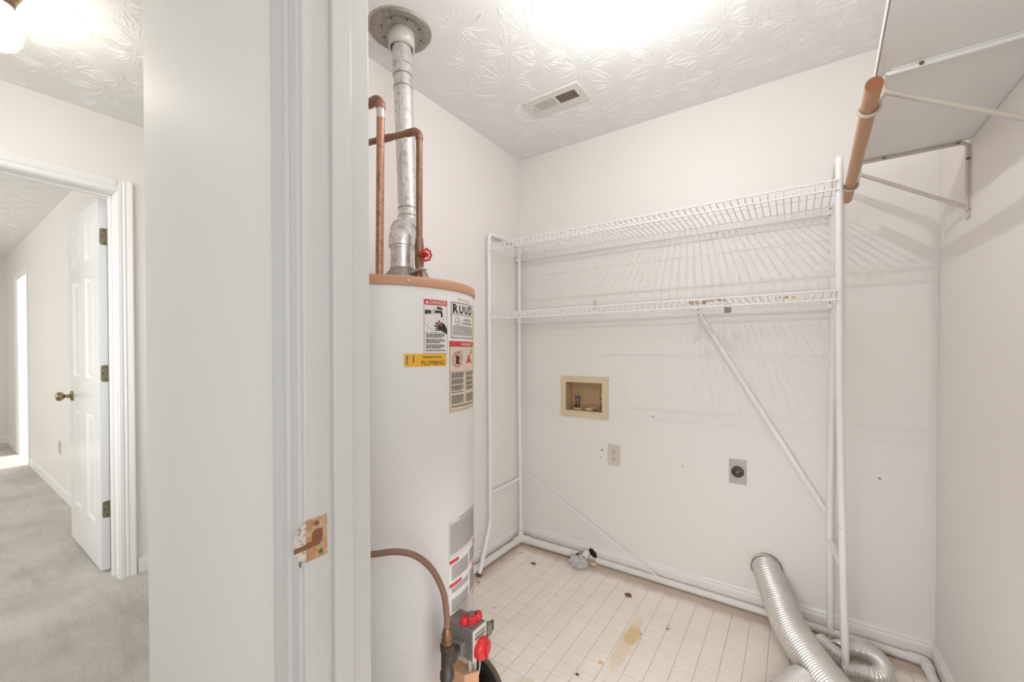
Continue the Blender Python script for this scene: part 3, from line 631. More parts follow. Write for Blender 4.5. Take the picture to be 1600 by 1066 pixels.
pc += [PG(A, [(0.046, 1.276), (0.056, 1.272), (0.078, 1.262), (0.078, 1.277), (0.068, 1.291), (0.060, 1.297), (0.052, 1.290), (0.047, 1.283)]), PG(A, [(0.034, 1.278), (0.048, 1.277), (0.048, 1.281), (0.036, 1.281)]), PG(A, [(0.032, 1.285), (0.048, 1.281), (0.050, 1.285), (0.034, 1.289)]),
       PG(A, [(0.036, 1.293), (0.050, 1.285), (0.053, 1.288), (0.038, 1.297)]), PG(A, [(0.044, 1.300), (0.053, 1.288), (0.057, 1.291), (0.047, 1.303)]), PG(A, [(0.036, 1.272), (0.050, 1.272), (0.052, 1.276), (0.036, 1.275)]), Q(A, 0, w_, 1.2665, 1.2672)]
print_on(lb, 'picture', 'ink', pc)
print_on(lb, 'steam', 'ink_red', [PG(A, [(0.052, 1.286), (0.058, 1.284), (0.060, 1.292), (0.056, 1.297)])], 0.0015)
print_on(lb, 'fine_print', 'ink', fine(A, 0.006, w_-0.008, 1.209, 1.263, 0.0042, 5, 0.55, 3))
# plumbing inspection sticker
A = -31.6; w_ = 26.8/DEG
lb = label_patch('permit_sticker', A, A+26.8, 1.170, 1.2055, 'label_yellow', off=0.0011, label='yellow county plumbing sticker')
print_on(lb, 'lettering', 'ink', [T(A, 0.048, 1.1745, 'PLUMBING', 0.0172, 0.0, 0.90)]+fine(A, 0.006, 0.011, 1.176, 1.200, 0.003, 9)+fine(A, 0.024, 0.028, 1.176, 1.200, 0.004, 10), 0.0017); print_on(lb, 'small_lettering', 'ink', [T(A, 0.052, 1.194, 'Gwinnett County', 0.0095, 0.0001, 0.9)], 0.0017)
# maker's label
A = -1.0; w_ = 0.152; E2 = A+w_*DEG
lb = label_patch('maker_label', A, E2, 1.252, 1.361, 'label_white', label='white rating label headed RUUD')
pc = border(A, 0.001, w_-0.001, 1.253, 1.360, 0.0018)+[Q(A, 0, w_, 1.3235, 1.3248), T(A, 0.007, 1.329, 'R', 0.036, 0.0014, 1.12), T(A, 0.038, 1.329, 'U', 0.033, 0.0014, 1.12), T(A, 0.069, 1.329, 'U', 0.033, 0.0014, 1.12), T(A, 0.100, 1.329, 'D', 0.036, 0.0014, 1.2)]
pc += [ringp(A, 0.032, 1.305, 0.013, 0.0012), PG(A, [(0.031, 1.298), (0.036, 1.298), (0.0335, 1.315)]), T(A, 0.065, 1.306, 'RADIUS', 0.012, 0, 1.35), T(A, 0.056, 1.295, 'PACEMAKER', 0.011, 0, 1.15)]
print_on(lb, 'lettering', 'ink', pc)
print_on(lb, 'fine_print', 'ink_grey', fine(A, 0.008, w_-0.01, 1.256, 1.290, 0.0038, 6, 0.45))
label_patch('small_strip', 6.0, 22.0, 1.366, 1.374, 'label_cream')
lb = label_patch('energy_label', E2+1, E2+14, 1.16, 1.35, 'label_lime')
# flammable danger label
A = -2.3; w_ = 0.162; E2 = A+w_*DEG
lb = label_patch('warning_label', A, E2, 1.029, 1.245, 'label_cream', label='cream danger label on flammable vapours')
label_patch('red_band', A, E2, 1.227, 1.243, 'ink_red', 0.0009, lb)
print_on(lb, 'lettering', 'label_white', [T(A, 0.072, 1.2305, 'DANGER', 0.011, 0.0001, 1.2)], 0.0013); print_on(lb, 'alert_triangle', 'label_white', [PG(A, [(0.057, 1.231), (0.067, 1.231), (0.062, 1.2395)])], 0.0013)
print_on(lb, 'red_symbol', 'ink_red', [ringp(A, 0.036, 1.188, 0.023, 0.0025, ry=0.023), PG(A, [(0.020, 1.202), (0.022, 1.2045), (0.052, 1.174), (0.050, 1.1715)])], 0.0015)
print_on(lb, 'red_flame', 'ink_red', [PG(A, [(0.085, 1.175), (0.135, 1.175), (0.128, 1.182), (0.118, 1.190), (0.114, 1.200), (0.104, 1.202), (0.100, 1.192), (0.093, 1.184)])], 0.0015)
print_on(lb, 'picture', 'ink', [Q(A, 0.028, 0.046, 1.174, 1.198), Q(A, 0.033, 0.039, 1.198, 1.204), ringp(A, 0.05, 1.202, 0.014, 0.0012, ry=0.012), PG(A, [(0.12, 1.203), (0.13, 1.205), (0.137, 1.219), (0.127, 1.215)]), Q(A, 0, w_, 1.1495, 1.1503)]+border(A, 0.001, w_-0.001, 1.034, 1.2275, 0.0007))
print_on(lb, 'fine_print', 'ink', fine(A, 0.008, 0.07, 1.085, 1.147, 0.0040, 16, 0.55, 4)+fine(A, 0.085, w_-0.006, 1.088, 1.147, 0.0040, 17, 0.55, 3)+fine(A, 0.008, 0.07, 1.052, 1.080, 0.0038, 18, 0.5)+fine(A, 0.085, w_-0.006, 1.052, 1.080, 0.0038, 19, 0.5)+fine(A, 0.008, w_-0.006, 1.039, 1.048, 0.0048, 21, 0.6))
# lower instruction label
A = -3.3; w_ = 0.178
lb = label_patch('instruction_label', A, A+w_*DEG, 0.402, 0.706, 'label_white', label='long instruction label with red headings')
for hd in ((0.002, 0.045, 0.578, 0.588), (0.002, 0.06, 0.508, 0.518), (0.002, 0.055, 0.416, 0.425), (0.15, w_-0.002, 0.578, 0.588), (0.14, w_-0.002, 0.508, 0.518), (0.14, w_-0.002, 0.416, 0.425)): print_on(lb, 'red_heading', 'ink_red', [Q(A, *hd)])
pc = border(A, 0.001, w_-0.001, 0.596, 0.699, 0.0008)+fine(A, 0.006, w_-0.006, 0.600, 0.695, 0.0044, 31, 0.5)+fine(A, 0.05, w_-0.03, 0.697, 0.705, 0.005, 35, 0.6)
pc += fine(A, 0.012, 0.105, 0.524, 0.572, 0.0042, 32, 0.5)+fine(A, 0.115, w_-0.006, 0.524, 0.574, 0.0042, 33, 0.5)+fine(A, 0.012, 0.105, 0.484, 0.504, 0.0042, 34, 0.5)+fine(A, 0.012, 0.105, 0.430, 0.468, 0.0042, 36, 0.5)+fine(A, 0.115, w_-0.006, 0.430, 0.504, 0.0042, 37, 0.5)+fine(A, 0.06, 0.135, 0.417, 0.426, 0.0045, 38, 0.6)+fine(A, 0.01, 0.16, 0.404, 0.412, 0.004, 39, 0.5)
print_on(lb, 'fine_print', 'ink_grey', pc)
# draft hood and first elbow
hx, hy = -1.14, 0.975
MB().lathe([(0.030, 1.421), (0.030, 1.45), (0.078, 1.45), (0.079, 1.455), (0.043, 1.497), (0.0405, 1.505)], (hx, hy, 0), seg=40).build('draft_hood', 'galv_dull', wh)
# gas control
gv = MB(); gv.box(-0.845, -0.742, 0.880, 0.941, 0.337, 0.424); gvo = gv.build('gas_control', 'grey_cast', wh, bevel=0.003)
MB().box(-0.7425, -0.7395, 0.8805, 0.9405, 0.334, 0.423).build('face_plate', 'plate', gvo, bevel=0.001)
MB().box(-0.7396, -0.7388, 0.889, 0.934, 0.407, 0.4125).build('slot', 'grey_cast', gvo); MB().box(-0.7396, -0.7388, 0.889, 0.934, 0.393, 0.403).build('slot', 'grey_cast', gvo)
dl = MB(); dl.lathe([(0.0, 0.020), (0.023, 0.020), (0.028, 0.016), (0.0305, 0.004), (0.0305, 0)], (-0.7395, 0.913, 0.361), (1, 0, 0), 36); dl.bar((-0.717, 0.913, 0.341), (-0.717, 0.913, 0.381), 0.008, 0.006, (1, 0, 0))
dl.build('temperature_dial', 'red', gvo)
kn = MB(); kn.lathe([(0.0, 0.020), (0.016, 0.020), (0.019, 0.016), (0.020, 0.0)], (-0.775, 0.915, 0.424), seg=10, smooth=False); kn.lathe([(0.0, 0.018), (0.011, 0.018), (0.0125, 0.014), (0.0125, 0.0)], (-0.783, 0.891, 0.426), seg=16); kn.lathe([(0.0, 0.018), (0.010, 0.018), (0.0125, 0.014), (0.0125, 0.0)], (-0.765, 0.933, 0.426), seg=10)
kn.build('control_knob', 'red', gvo); MB().cyl((-0.775, 0.915, 0.444), (-0.775, 0.915, 0.448), 0.0105, seg=8).build('knob_cap', 'grey_cast', gvo)
MB().box(-0.800, -0.768, 0.862, 0.881, 0.352, 0.388).build('inlet_block', 'grey_cast', gvo, bevel=0.002)
MB().tube([(-0.784, 0.885, 0.410), (-0.784, 0.8785, 0.410)], 0.009, 16).build('port_cap', 'grey_cast', gvo)
MB().box(-0.765, -0.745, 0.941, 0.952, 0.345, 0.375).build('igniter_bracket', 'iron', gvo)
MB().box(-0.762, -0.744, 0.952, 0.975, 0.362, 0.398).build('igniter_button', 'grey_cast', gvo, bevel=0.002)
MB().bar((-0.753, 0.98, 0.365), (-0.753, 0.98, 0.395), 0.020, 0.007, (1, 0, 0)).build('igniter_cap', 'iron', gvo, bevel=0.001)
tb = MB()
for k, (yy, xx) in enumerate(((0.893, -0.765), (0.905, -0.758), (0.918, -0.765), (0.928, -0.757))):
    tb.tube(smooth_path([(xx, yy, 0.340), (xx-0.002, yy+0.003, 0.28), (xx-0.03, yy+0.006, 0.20), (xx-0.075, yy, 0.13)], 6), [0.0065, 0.0032, 0.0045, 0.003][k], 8)
tb.build('burner_tube', 'steel', gvo)
# combustion chamber cover (tan shield)
sh = MB(); sh.lathe([(TR+0.001, 0.06), (TR+0.035, 0.07), (TR+0.035, 0.20), (TR+0.001, 0.215)], (TC.x, TC.y, 0), seg=16, a0=radians(-26), a1=radians(0)); sh.build('access_cover', 'tan', wh)
MB().prism([(-0.826, 0.872, 0.06), (-0.766, 0.872, 0.06), (-0.742, 0.908, 0.06), (-0.826, 0.908, 0.06)], (0, 0, 0.235)).build('burner_shield', 'tan', wh)

# drain pan
pan = thing('drain_pan', (-1.05, 0.88, 0), 'round black plastic drain pan under the water heater', 'drain pan')
MB().lathe([(0.0, 0.0), (0.315, 0.0), (0.335, 0.06), (0.330, 0.062), (0.309, 0.006), (0.0, 0.006)], (-1.05, 0.87, 0.0), seg=72).build('basin', 'black', pan)
MB().lathe([(0.333, 0.058), (0.349, 0.058), (0.349, 0.0655), (0.331, 0.0655), (0.331, 0.058)], (-1.05, 0.87, 0.0), seg=72).build('rim', 'rim', pan, label='dusty grey pan rim')
crumple((-0.80, 0.955, 0.010), 0.045, (1.0, 1.2, 0.15), 21, 0.6).build('pan_dirt', 'debris', pan, label='brown dirt lying in the pan')

# vent flue
fl = thing('vent_pipe', (-1.215, 1.07, 1.505), 'galvanised flue pipe rising from the water heater to a ceiling collar', 'vent pipe')
st = MB(); st.tube([(hx, hy, 1.495), (hx, hy, 1.575)], 0.040, 36); st.tube([(hx, hy, 1.572), (hx, hy, 1.580)], 0.0425, 36)
st.build('stub_pipe', 'galv', fl)
el = smooth_path([(hx, hy, 1.578), (hx-0.004, hy+0.004, 1.612), (hx-0.036, hy+0.045, 1.660), (-1.213, 1.066, 1.695), (-1.216, 1.070, 1.72)], 6)
e_ = MB(); nn = len(el); e_.tube(el, [0.0455 if i < nn*0.45 else 0.041 for i in range(nn)], 36)
e_.tube([el[int(nn*0.42)]-(el[int(nn*0.42)+1]-el[int(nn*0.42)])*0.3, el[int(nn*0.42)]+(el[int(nn*0.42)+1]-el[int(nn*0.42)])*0.5], 0.048, 36)
e_.build('elbow', 'galv', fl)
p0, p1 = Vector((-1.216, 1.070, 1.715)), Vector((-1.2445, 1.066, 2.40))
MB().tube([p0, p1], 0.0355, 36).build('pipe', 'galv', fl)
for z in (1.725, 1.755, 2.215, 2.262, 2.3):
    c = p0.lerp(p1, (z-p0.z)/(p1.z-p0.z)); d = (p1-p0).normalized()
    MB().tube([c-d*0.002, c+d*0.002], 0.0372, 36).build('seam_ring', 'galv_dull', fl)
c1 = p0.lerp(p1, 0.80); c2 = p0.lerp(p1, 0.90)
MB().tube([c1, c2], 0.0372, 36).build('upper_sleeve', 'galv', fl)
MB().bar(p0+Vector((0.014, -0.034, 0.04)), p0.lerp(p1, 0.66)+Vector((0.014, -0.034, 0)), 0.006, 0.0025, (0.4, -1, 0)).build('lock_seam', 'galv', fl)
MB().lathe([(0.0415, 2.372), (0.0495, 2.372), (0.0495, 2.44), (0.0415, 2.44), (0.0415, 2.372)], (-1.247, 1.068, 0), seg=40).build('collar', 'plate', fl)
fg = MB().lathe([(0.048, 2.428), (0.062, 2.428), (0.066, 2.433), (0.084, 2.433), (0.088, 2.429), (0.108, 2.431), (0.113, 2.4385), (0.113, 2.4398), (0.048, 2.4398)], (-1.247, 1.068, 0), seg=56).build('ceiling_flange', 'galv_dull', fl, label='round dull spangled ceiling plate')
for k in range(8):
    a = radians(20+45*k); x, y = -1.247+0.075*cos(a), 1.068+0.075*sin(a); MB().cyl((x, y, 2.4325), (x, y, 2.430), 0.0028, seg=8).build('rivet', 'dark', fg)
MB().lathe([(0.106, 2.4392), (0.119, 2.4392), (0.119, 2.4399), (0.106, 2.4399)], (-1.252, 1.062, 0), seg=20).build('ceiling_gap', simple('bare_gypsum', (200, 186, 170), 0.9, var=0.1, nscale=40), fl)

# copper lines
cp = thing('copper_pipe', (-0.999, 0.77, 1.421), 'bright copper riser nearest the door jamb, with a pale band under its elbow', 'pipe', 'copper pipes above the water heater')
a0 = Vector((-0.999, 0.77, 1.421)); a1 = Vector((-0.990, 0.77, 1.915))
MB().tube([a0, a1], 0.0112, 20).build('riser', 'copper', cp)
MB().tube([a1-Vector((0, 0, 0.028)), a1+Vector((0, 0, 0.002))], 0.0116, 20).build('solder_band', 'solder', cp)
MB().tube([a1]+arc(a1+Vector((-0.026, 0, 0.006)), 0.026, 0, pi/2, 8, (1, 0, 0), (0, 0, 1))+[a1+Vector((-0.055, 0, 0.032))], 0.0135, 20).build('elbow', 'copper_dull', cp)
MB().tube([a1+Vector((-0.045, 0, 0.032)), (XL, 0.77, a1.z+0.032)], 0.0112, 16).build('branch', 'copper_dull', cp)
cp = thing('copper_pipe', (-1.064, 0.985, 1.421), 'brown copper pipe with a red wheel valve standing right of the flue', 'pipe', 'copper pipes above the water heater')
b0 = Vector((-1.064, 0.985, 1.421)); b1 = Vector((-1.062, 0.985, 1.945))
MB().tube([b0+Vector((0, 0, 0.16)), b1], 0.0108, 20).build('riser', 'copper_dull', cp)
MB().tube([b1-Vector((0, 0, 0.006))]+arc(b1+Vector((-0.024, -0.005, 0)), 0.024, 0, pi/2, 8, (0.98, 0.2, 0), (0, 0, 1))+[b1+Vector((-0.05, -0.011, 0.024))], 0.0132, 20).build('elbow', 'copper_dull', cp)
d = Vector((-0.976, -0.218, 0)); c0 = b1+Vector((-0.045, -0.01, 0.024))
MB().tube([c0, c0+d*0.36], 0.0108, 16).build('branch', 'copper_dull', cp)
MB().tube([c0+d*0.075, c0+d*0.115], 0.0128, 20).build('coupling', 'copper_dull', cp)
vb = MB(); vb.tube([(b0.x, b0.y, 1.492), (b0.x, b0.y, 1.50), (b0.x, b0.y, 1.512), (b0.x, b0.y, 1.575), (b0.x, b0.y, 1.590), (b0.x, b0.y, 1.600)], [0.0135, 0.0135, 0.0155, 0.0155, 0.0135, 0.0135], 20)
sd = Vector((0.93, -0.22, -0.18)).normalized(); vc = Vector((b0.x, b0.y, 1.545)); vb.tube([vc, vc+sd*0.028], 0.0115, 16); vb.tube([vc+sd*0.026, vc+sd*0.036], 0.009, 6)
vbo = vb.build('gate_valve', 'copper_dull', cp)
hc = vc+sd*0.046; ex = sd.orthogonal().normalized(); ey = sd.cross(ex)
whl = MB(); ringpts = []
for k in range(48):
    a = 2*pi*k/48; r_ = 0.0185+0.0022*cos(8*a); ringpts.append(hc+ex*r_*cos(a)+ey*r_*sin(a))
whl.tube(ringpts, 0.0032, 8, closed=True)
for k in range(8):
    a = 2*pi*k/8+pi/8; whl.tube([hc+(ex*cos(a)+ey*sin(a))*0.005, hc+(ex*cos(a)+ey*sin(a))*0.0175], 0.0016, 6)
whl.tube([hc-sd*0.004, hc+sd*0.004], 0.0075, 16); whl.tube([vc+sd*0.034, hc], 0.0035, 8)
whl.build('valve_wheel', 'red_paint', vbo, label='red valve wheel')
MB().tube([(b0.x, b0.y, 1.421), (b0.x, b0.y, 1.495)], 0.0112, 16).build('nipple', 'copper', cp)
MB().tube(smooth_path([(b0.x+0.022, b0.y+0.006, 1.421), (b0.x+0.020, b0.y+0.005, 1.455), (b0.x+0.008, b0.y+0.002, 1.482), (b0.x, b0.y, 1.495)], 5), 0.0105, 14).build('union', 'copper', cp)
tp = MB(); tp.bar((b0.x-0.018, b0.y-0.014, 1.481), (b0.x+0.033, b0.y-0.008, 1.492), 0.030, 0.006); tp.build('wire_tie', 'tape', cp)
tg = MB(); tg.add([(b0.x+0.022, b0.y-0.010, 1.487), (b0.x+0.040, b0.y-0.004, 1.480), (b0.x+0.052, b0.y+0.002, 1.452), (b0.x+0.062, b0.y+0.010, 1.428), (b0.x+0.045, b0.y-0.004, 1.424), (b0.x+0.036, b0.y-0.012, 1.448)], [(0, 1, 2, 5), (5, 2, 3, 4)])
tg.build('foil_tag', 'tape', cp, solid=0.0012)

# gas supply line
gl = thing('gas_line', (-0.744, 0.779, 0.30), 'brown flexible gas line arching into a black iron tee', 'gas line')
MB().tube(smooth_path([(-0.93, 0.545, 0.705), (-0.884, 0.59, 0.715), (-0.84, 0.631, 0.719), (-0.804, 0.667, 0.720), (-0.773, 0.701, 0.704), (-0.754, 0.737, 0.66), (-0.745, 0.767, 0.592), (-0.744, 0.779, 0.527), (-0.743, 0.779, 0.486)], 8), 0.0078, 16).build('flex_tube', 'flexline', gl)
nt = MB(); nt.tube([(-0.743, 0.779, 0.492), (-0.743, 0.779, 0.478), (-0.743, 0.779, 0.462)], [0.009, 0.0135, 0.0135], 12); nt.tube([(-0.743, 0.779, 0.464), (-0.743, 0.779, 0.446)], 0.0155, 6); nt.build('flare_nut', 'brass', gl)
te = MB(); te.tube([(-0.743, 0.779, 0.450), (-0.743, 0.779, 0.436), (-0.743, 0.779, 0.434), (-0.743, 0.779, 0.378), (-0.743, 0.779, 0.376), (-0.743, 0.779, 0.360)], [0.0185, 0.0185, 0.0155, 0.0155, 0.0185, 0.0185], 20)
td = (Vector((-0.784, 0.872, 0.372))-Vector((-0.743, 0.779, 0.405))).normalized(); tc = Vector((-0.743, 0.779, 0.405))
te.tube([tc, tc+td*0.026, tc+td*0.027, tc+td*0.038], [0.0145, 0.0145, 0.0185, 0.0185], 20); te.build('tee', 'iron', gl)
MB().tube([tc+td*0.03, (-0.784, 0.864, 0.371)], 0.0105, 16).build('nipple', 'iron', gl)
MB().tube([(-0.743, 0.779, 0.362), (-0.743, 0.779, 0.285)], 0.0115, 16).build('drip_leg', 'iron', gl)
MB().tube([(-0.743, 0.779, 0.285), (-0.743, 0.779, 0.262)], 0.0165, 16).build('drip_cap', 'iron', gl)

# ------------------------------------------------------------------ wire rack
rk = thing('wire_rack', (-0.65, 2.02, 0.0), 'white wire laundry rack with two wire shelves standing against the back wall', 'rack')
r0 = 0.0112
LX, RX = -1.440, 0.132
MB().tube(round_corner([(-1.436, 2.184, 0.055), (-1.446, 2.184, 1.0), (LX-0.006, 2.184, 1.888), (LX, 1.862, 1.882), (LX+0.002, 1.868, 0.225), (-1.392, 1.712, 0.012)], 0.035), r0, 16).build('side_frame', 'rack', rk)
MB().tube(round_corner([(0.131, 2.184, 0.0), (0.127, 2.184, 0.55), (0.136, 2.184, 1.4), (0.134, 2.184, 1.905), (0.129, 1.872, 1.905), (0.135, 1.878, 1.05), (0.150, 1.90, 0.40), (0.163, 1.955, 0.012)], 0.03), r0+0.0008, 16).build('side_frame', 'rack_worn', rk, label='right side frame with rusty chips')
MB().tube([(0.1336, 2.184, 1.10), (0.1336, 2.184, 1.115)], r0+0.0018, 16).build('sleeve_joint', 'rack', rk); MB().tube([(0.135, 1.8775, 1.055), (0.135, 1.8775, 1.07)], r0+0.0018, 16).build('sleeve_joint', 'rack', rk)
MB().tube([(LX, 1.868, 0.392), (-1.443, 2.184, 0.398)], 0.008, 12).build('cross_bar', 'rack', rk)
MB().tube([(0.129, 2.184, 0.410), (0.149, 1.90, 0.415)], 0.0095, 12).build('cross_bar', 'rack_worn', rk)
MB().tube([(0.1635, 1.957, 0.018), (0.164, 1.958, 0.0)], r0+0.002, 16).build('foot_cap', 'rack', rk); MB().tube([(-1.395, 1.720, 0.02), (-1.390, 1.706, 0.0)], r0+0.001, 16).build('foot_cap', 'debris', rk, label='rusty brown foot of the front left post')
YFR, YRR = 1.858, 2.180
def wire_shelf(z, lab):
    m1 = MB(); wr = 0.0034
    x0, x1 = LX+0.004, 0.126
    for (y, zz) in ((YFR, z), (YFR, z-0.032), (YRR, z-0.001), (YRR, z-0.033)): m1.tube([(x0, y, zz), (x1, y, zz)], wr, 8)
    m1.tube([(x0, (YFR+YRR)/2, z-0.003), (x1, (YFR+YRR)/2, z-0.003)], 0.0022, 8)
    so = m1.build('wire_shelf', 'rack', rk, label=lab); first = None; n = 61
    for k in range(n):
        x = x0+0.010+(x1-x0-0.02)*k/(n-1)
        if first is None:
            first = MB().tube(round_corner([(x, YFR, z-0.034), (x, YFR, z+0.0015), (x, YRR, z+0.0005), (x, YRR, z-0.035)], 0.006, 3), 0.0022, 6).build('cross_wire', 'rack', so); fl0 = WL[first.name].copy()
        else: copy_child(first, so, (x, fl0.y, fl0.z))
    return so
top_shelf = wire_shelf(1.818, 'upper wire shelf'); low_shelf = wire_shelf(1.426, 'lower wire shelf')
for (x, z) in ((0.127, 1.818), (0.127, 1.426), (-1.450, 1.818), (-1.450, 1.426)):
    cl = MB(); cl.box(x-0.014, x+0.004, 2.168, 2.192, z-0.036, z+0.004); co = cl.build('shelf_clip', 'rack', rk, bevel=0.002)
    MB().tube([(x-0.005, 2.169, z-0.014), (x-0.005, 2.1655, z-0.014)], 0.0035, 8).build('clip_screw', 'grey_cast', co)
MB().bar((-0.377, 2.186, 1.375), (0.113, 2.190, 0.530), 0.016, 0.003, (0, 1, 0)).build('diagonal_brace', 'rack', rk)
MB().bar((-0.377, 2.183, 1.375), (0.113, 2.187, 0.530), 0.005, 0.004, (0, 1, 0)).build('brace_rib', 'rack', rk)
MB().tube([(-1.445, 2.176, 0.474), (-0.545, 2.150, 0.036)], 0.0028, 8).build('diagonal_brace', 'rack', rk, label='thin brace wire running down to the baseboard')
bp = MB().box(-0.402, -0.372, 2.176, 2.180, 1.376, 1.424).build('brace_plate', 'rack', rk, bevel=0.001)
for z in (1.412, 1.388): MB().tube([(-0.387, 2.177, z), (-0.387, 2.1735, z)], 0.004, 8).build('plate_screw', 'grey_cast', bp)
# small things on and behind the lower shelf
lt = thing('dried_scraps', (-0.33, 2.03, 1.428), 'tan dried paper scraps lying on the lower wire shelf', 'scraps')
rnd = random.Random(5)
for k in range(9):
    x = -0.41+0.018*k; y = 2.06+rnd.uniform(-0.05, 0.05); zt = 1.4285+(0.0 if k < 4 else 0.006)
    q = MB().add([(x-0.014, y-0.01, zt), (x+0.016, y-0.014, zt+rnd.uniform(0.002, 0.012)), (x+0.018, y+0.012, zt+0.002), (x-0.010, y+0.014, zt+rnd.uniform(0.004, 0.016)), (x+0.002, y, zt+0.016)], [(0, 1, 4), (1, 2, 4), (2, 3, 4), (3, 0, 4)])
    q.build('scrap', 'debris_light', lt, solid=0.001)
pk = thing('padlock', (-0.222, YFR, 1.368), 'small steel padlock hanging from the front wire of the lower shelf', 'padlock')
MB().box(-0.234, -0.210, YFR-0.006, YFR+0.006, 1.366, 1.388).build('lock_body', 'grey_cast', pk, bevel=0.002)
MB().tube([(-0.229, YFR, 1.386), (-0.229, YFR, 1.394)]+arc((-0.222, YFR, 1.394), 0.007, pi, 0, 8, (1, 0, 0), (0, 0, 1))+[(-0.215, YFR, 1.394), (-0.215, YFR, 1.386)], 0.0018, 8).build('shackle', 'steel', pk)
wc = thing('wall_clip', (-0.945, YB, 1.44), 'small tan wall clip behind the left half of the lower shelf', 'clip')
MB().box(-0.953, -0.939, YB-0.008, YB, 1.440, 1.505).build('clip_plate', 'ivory', wc, bevel=0.002)
MB().box(-0.951, -0.941, YB-0.030, YB-0.006, 1.446, 1.452).build('clip_hook', 'grey_cast', wc)

# ------------------------------------------------------------------ pvc pipes on the floor
pv = thing('drain_pipe', (-1.25, 2.15, 0.0), 'dusty white plastic pipe with corner elbow on the floor below the rack', 'pipe', None)
R1 = 0.0225; zc = R1
MB().tube([(-1.428, 1.30, zc), (-1.424, 2.13, zc)], 0.0195, 20).build('pipe_run', 'pvc', pv)
MB().tube([(-1.36, 2.165, zc+0.002), (-1.03, 2.172, zc+0.002)], R1, 24).build('pipe_run', 'pvc', pv)
el2 = MB(); el2.tube(round_corner([(-1.424, 2.105, zc+0.002), (-1.424, 2.166, zc+0.002), (-1.355, 2.166, zc+0.002)], 0.03), 0.0255, 24); el2.tube([(-1.424, 2.155, zc), (-1.424, 2.17, 0.066)], 0.018, 16); el2.build('elbow', 'pvc', pv)
tp2 = thing('drain_pipe', (-0.3, 2.19, 0.0), 'thinner white plastic pipe running along the back wall past the dryer duct', 'pipe', None)
R2 = 0.0165
MB().tube([(-0.925, 2.190, R2), (0.385, 2.188, R2)], R2, 20).build('pipe_run', 'pvc', tp2)
MB().tube(round_corner([(0.372, 2.188, R2+0.001), (0.421, 2.188, R2+0.001), (0.421, 2.14, R2+0.001)], 0.02), 0.0190, 20).build('elbow', 'pvc', tp2)
MB().tube([(0.421, 2.15, R2), (0.424, 0.72, R2)], R2, 20).build('pipe_run', 'pvc', tp2)
# pipe end, hole and plastic film
pe = thing('pipe_end', (-0.985, 2.17, 0.0), 'rusty brown open pipe end poking out by a black hole in the baseboard', 'pipe end')
ep = MB(); ep.lathe([(0.010, 0.0), (0.010, 0.05), (0.018, 0.05), (0.019, 0.046), (0.019, 0.0)], (-0.985, 2.195, 0.042), Vector((0.0, -1, -0.25)), 24); ep.build('end_collar', 'pvc', pe)
MB().cyl(Vector((-0.985, 2.195, 0.042))+Vector((0.0, -1, -0.25)).normalized()*0.047, Vector((-0.985, 2.195, 0.042))+Vector((0.0, -1, -0.25)).normalized()*0.049, 0.0145, seg=20).build('rusty_plug', 'bare_wood', pe)
crumple((-1.018, 2.150, 0.034), 0.020, (1.3, 0.8, 0.7), 8).build('rust_crust', 'debris', pe)
MB().prism([(-0.985, 2.2128, 0.036), (-0.950, 2.2128, 0.016), (-0.928, 2.2128, 0.018), (-0.936, 2.2128, 0.046), (-0.955, 2.2128, 0.062), (-0.975, 2.2128, 0.066)], (0, 0.002, 0)).build('baseboard_hole', 'dark', pe, label='dark hole gnawed into the baseboard')
crumple((-0.925, 2.150, 0.010), 0.014, (1.2, 0.8, 0.8), 9).build('pebble', 'ivory', pe)
fi = crumple((-0.988, 2.085, 0.036), 0.062, (1.05, 0.75, 0.60), 12, 0.45, 18, 12); fi.build('plastic_film', 'film', label='crumpled clear plastic wrap lying at the rusty pipe end', cat='plastic wrap')

# ------------------------------------------------------------------ dryer ducts
def corrugated(path, R, pitch=0.0105, depth=0.0048, seg=32, squash=None, rfun=None):
    P = smooth_path(path, 40); L = [0.0]
    for i in range(1, len(P)): L.append(L[-1]+(P[i]-P[i-1]).length)
    n = int(L[-1]/pitch*7); pts = []; rs = []; j = 0
    for k in range(n+1):
        s_ = L[-1]*k/n
        while j < len(L)-2 and L[j+1] < s_: j += 1
        t = (s_-L[j])/max(1e-9, L[j+1]-L[j]); pts.append(P[j].lerp(P[j+1], t))
        base = R*(rfun(k/n) if rfun else 1.0); rs.append(base-depth*(0.5-0.5*cos(2*pi*s_/pitch)))
    return MB().tube(pts, rs, seg, caps=False, squash=squash)
dd = thing('dryer_duct', (0.02, 1.95, 0.0), 'ribbed aluminium dryer duct dropping from the wall hole across the floor', 'duct')
corrugated([(-0.112, 2.262, 0.214), (-0.098, 2.195, 0.208), (-0.060, 2.105, 0.160), (-0.010, 1.985, 0.100), (0.055, 1.865, 0.072), (0.125, 1.735, 0.060), (0.215, 1.560, 0.060), (0.29, 1.36, 0.060), (0.33, 1.20, 0.060)], 0.0635, rfun=lambda t: 0.88+0.12*min(1.0, t*5)).build('duct_tube', 'alu', dd)
MB().tube(arc((-0.100, YB-0.004, 0.213), 0.060, -0.5, pi+0.7, 24, (1, 0, 0), (0, 0, 1)), 0.0022, 8).build('hole_rim', 'grey_cast', dd)
MB().tube([(-0.106, 2.228, 0.2135), (-0.104, 2.206, 0.2115)], 0.0598, 32, caps=False).build('foil_collar', 'alu', dd)
dd2 = thing('dryer_duct', (-0.03, 1.70, 0.0), 'loose length of ribbed aluminium duct crossing under the main duct at the bottom frame edge', 'duct')
corrugated([(0.028, 1.765, 0.046), (0.005, 1.715, 0.048), (-0.03, 1.64, 0.048), (-0.085, 1.54, 0.048), (-0.12, 1.42, 0.048)], 0.047).build('duct_tube', 'alu', dd2)
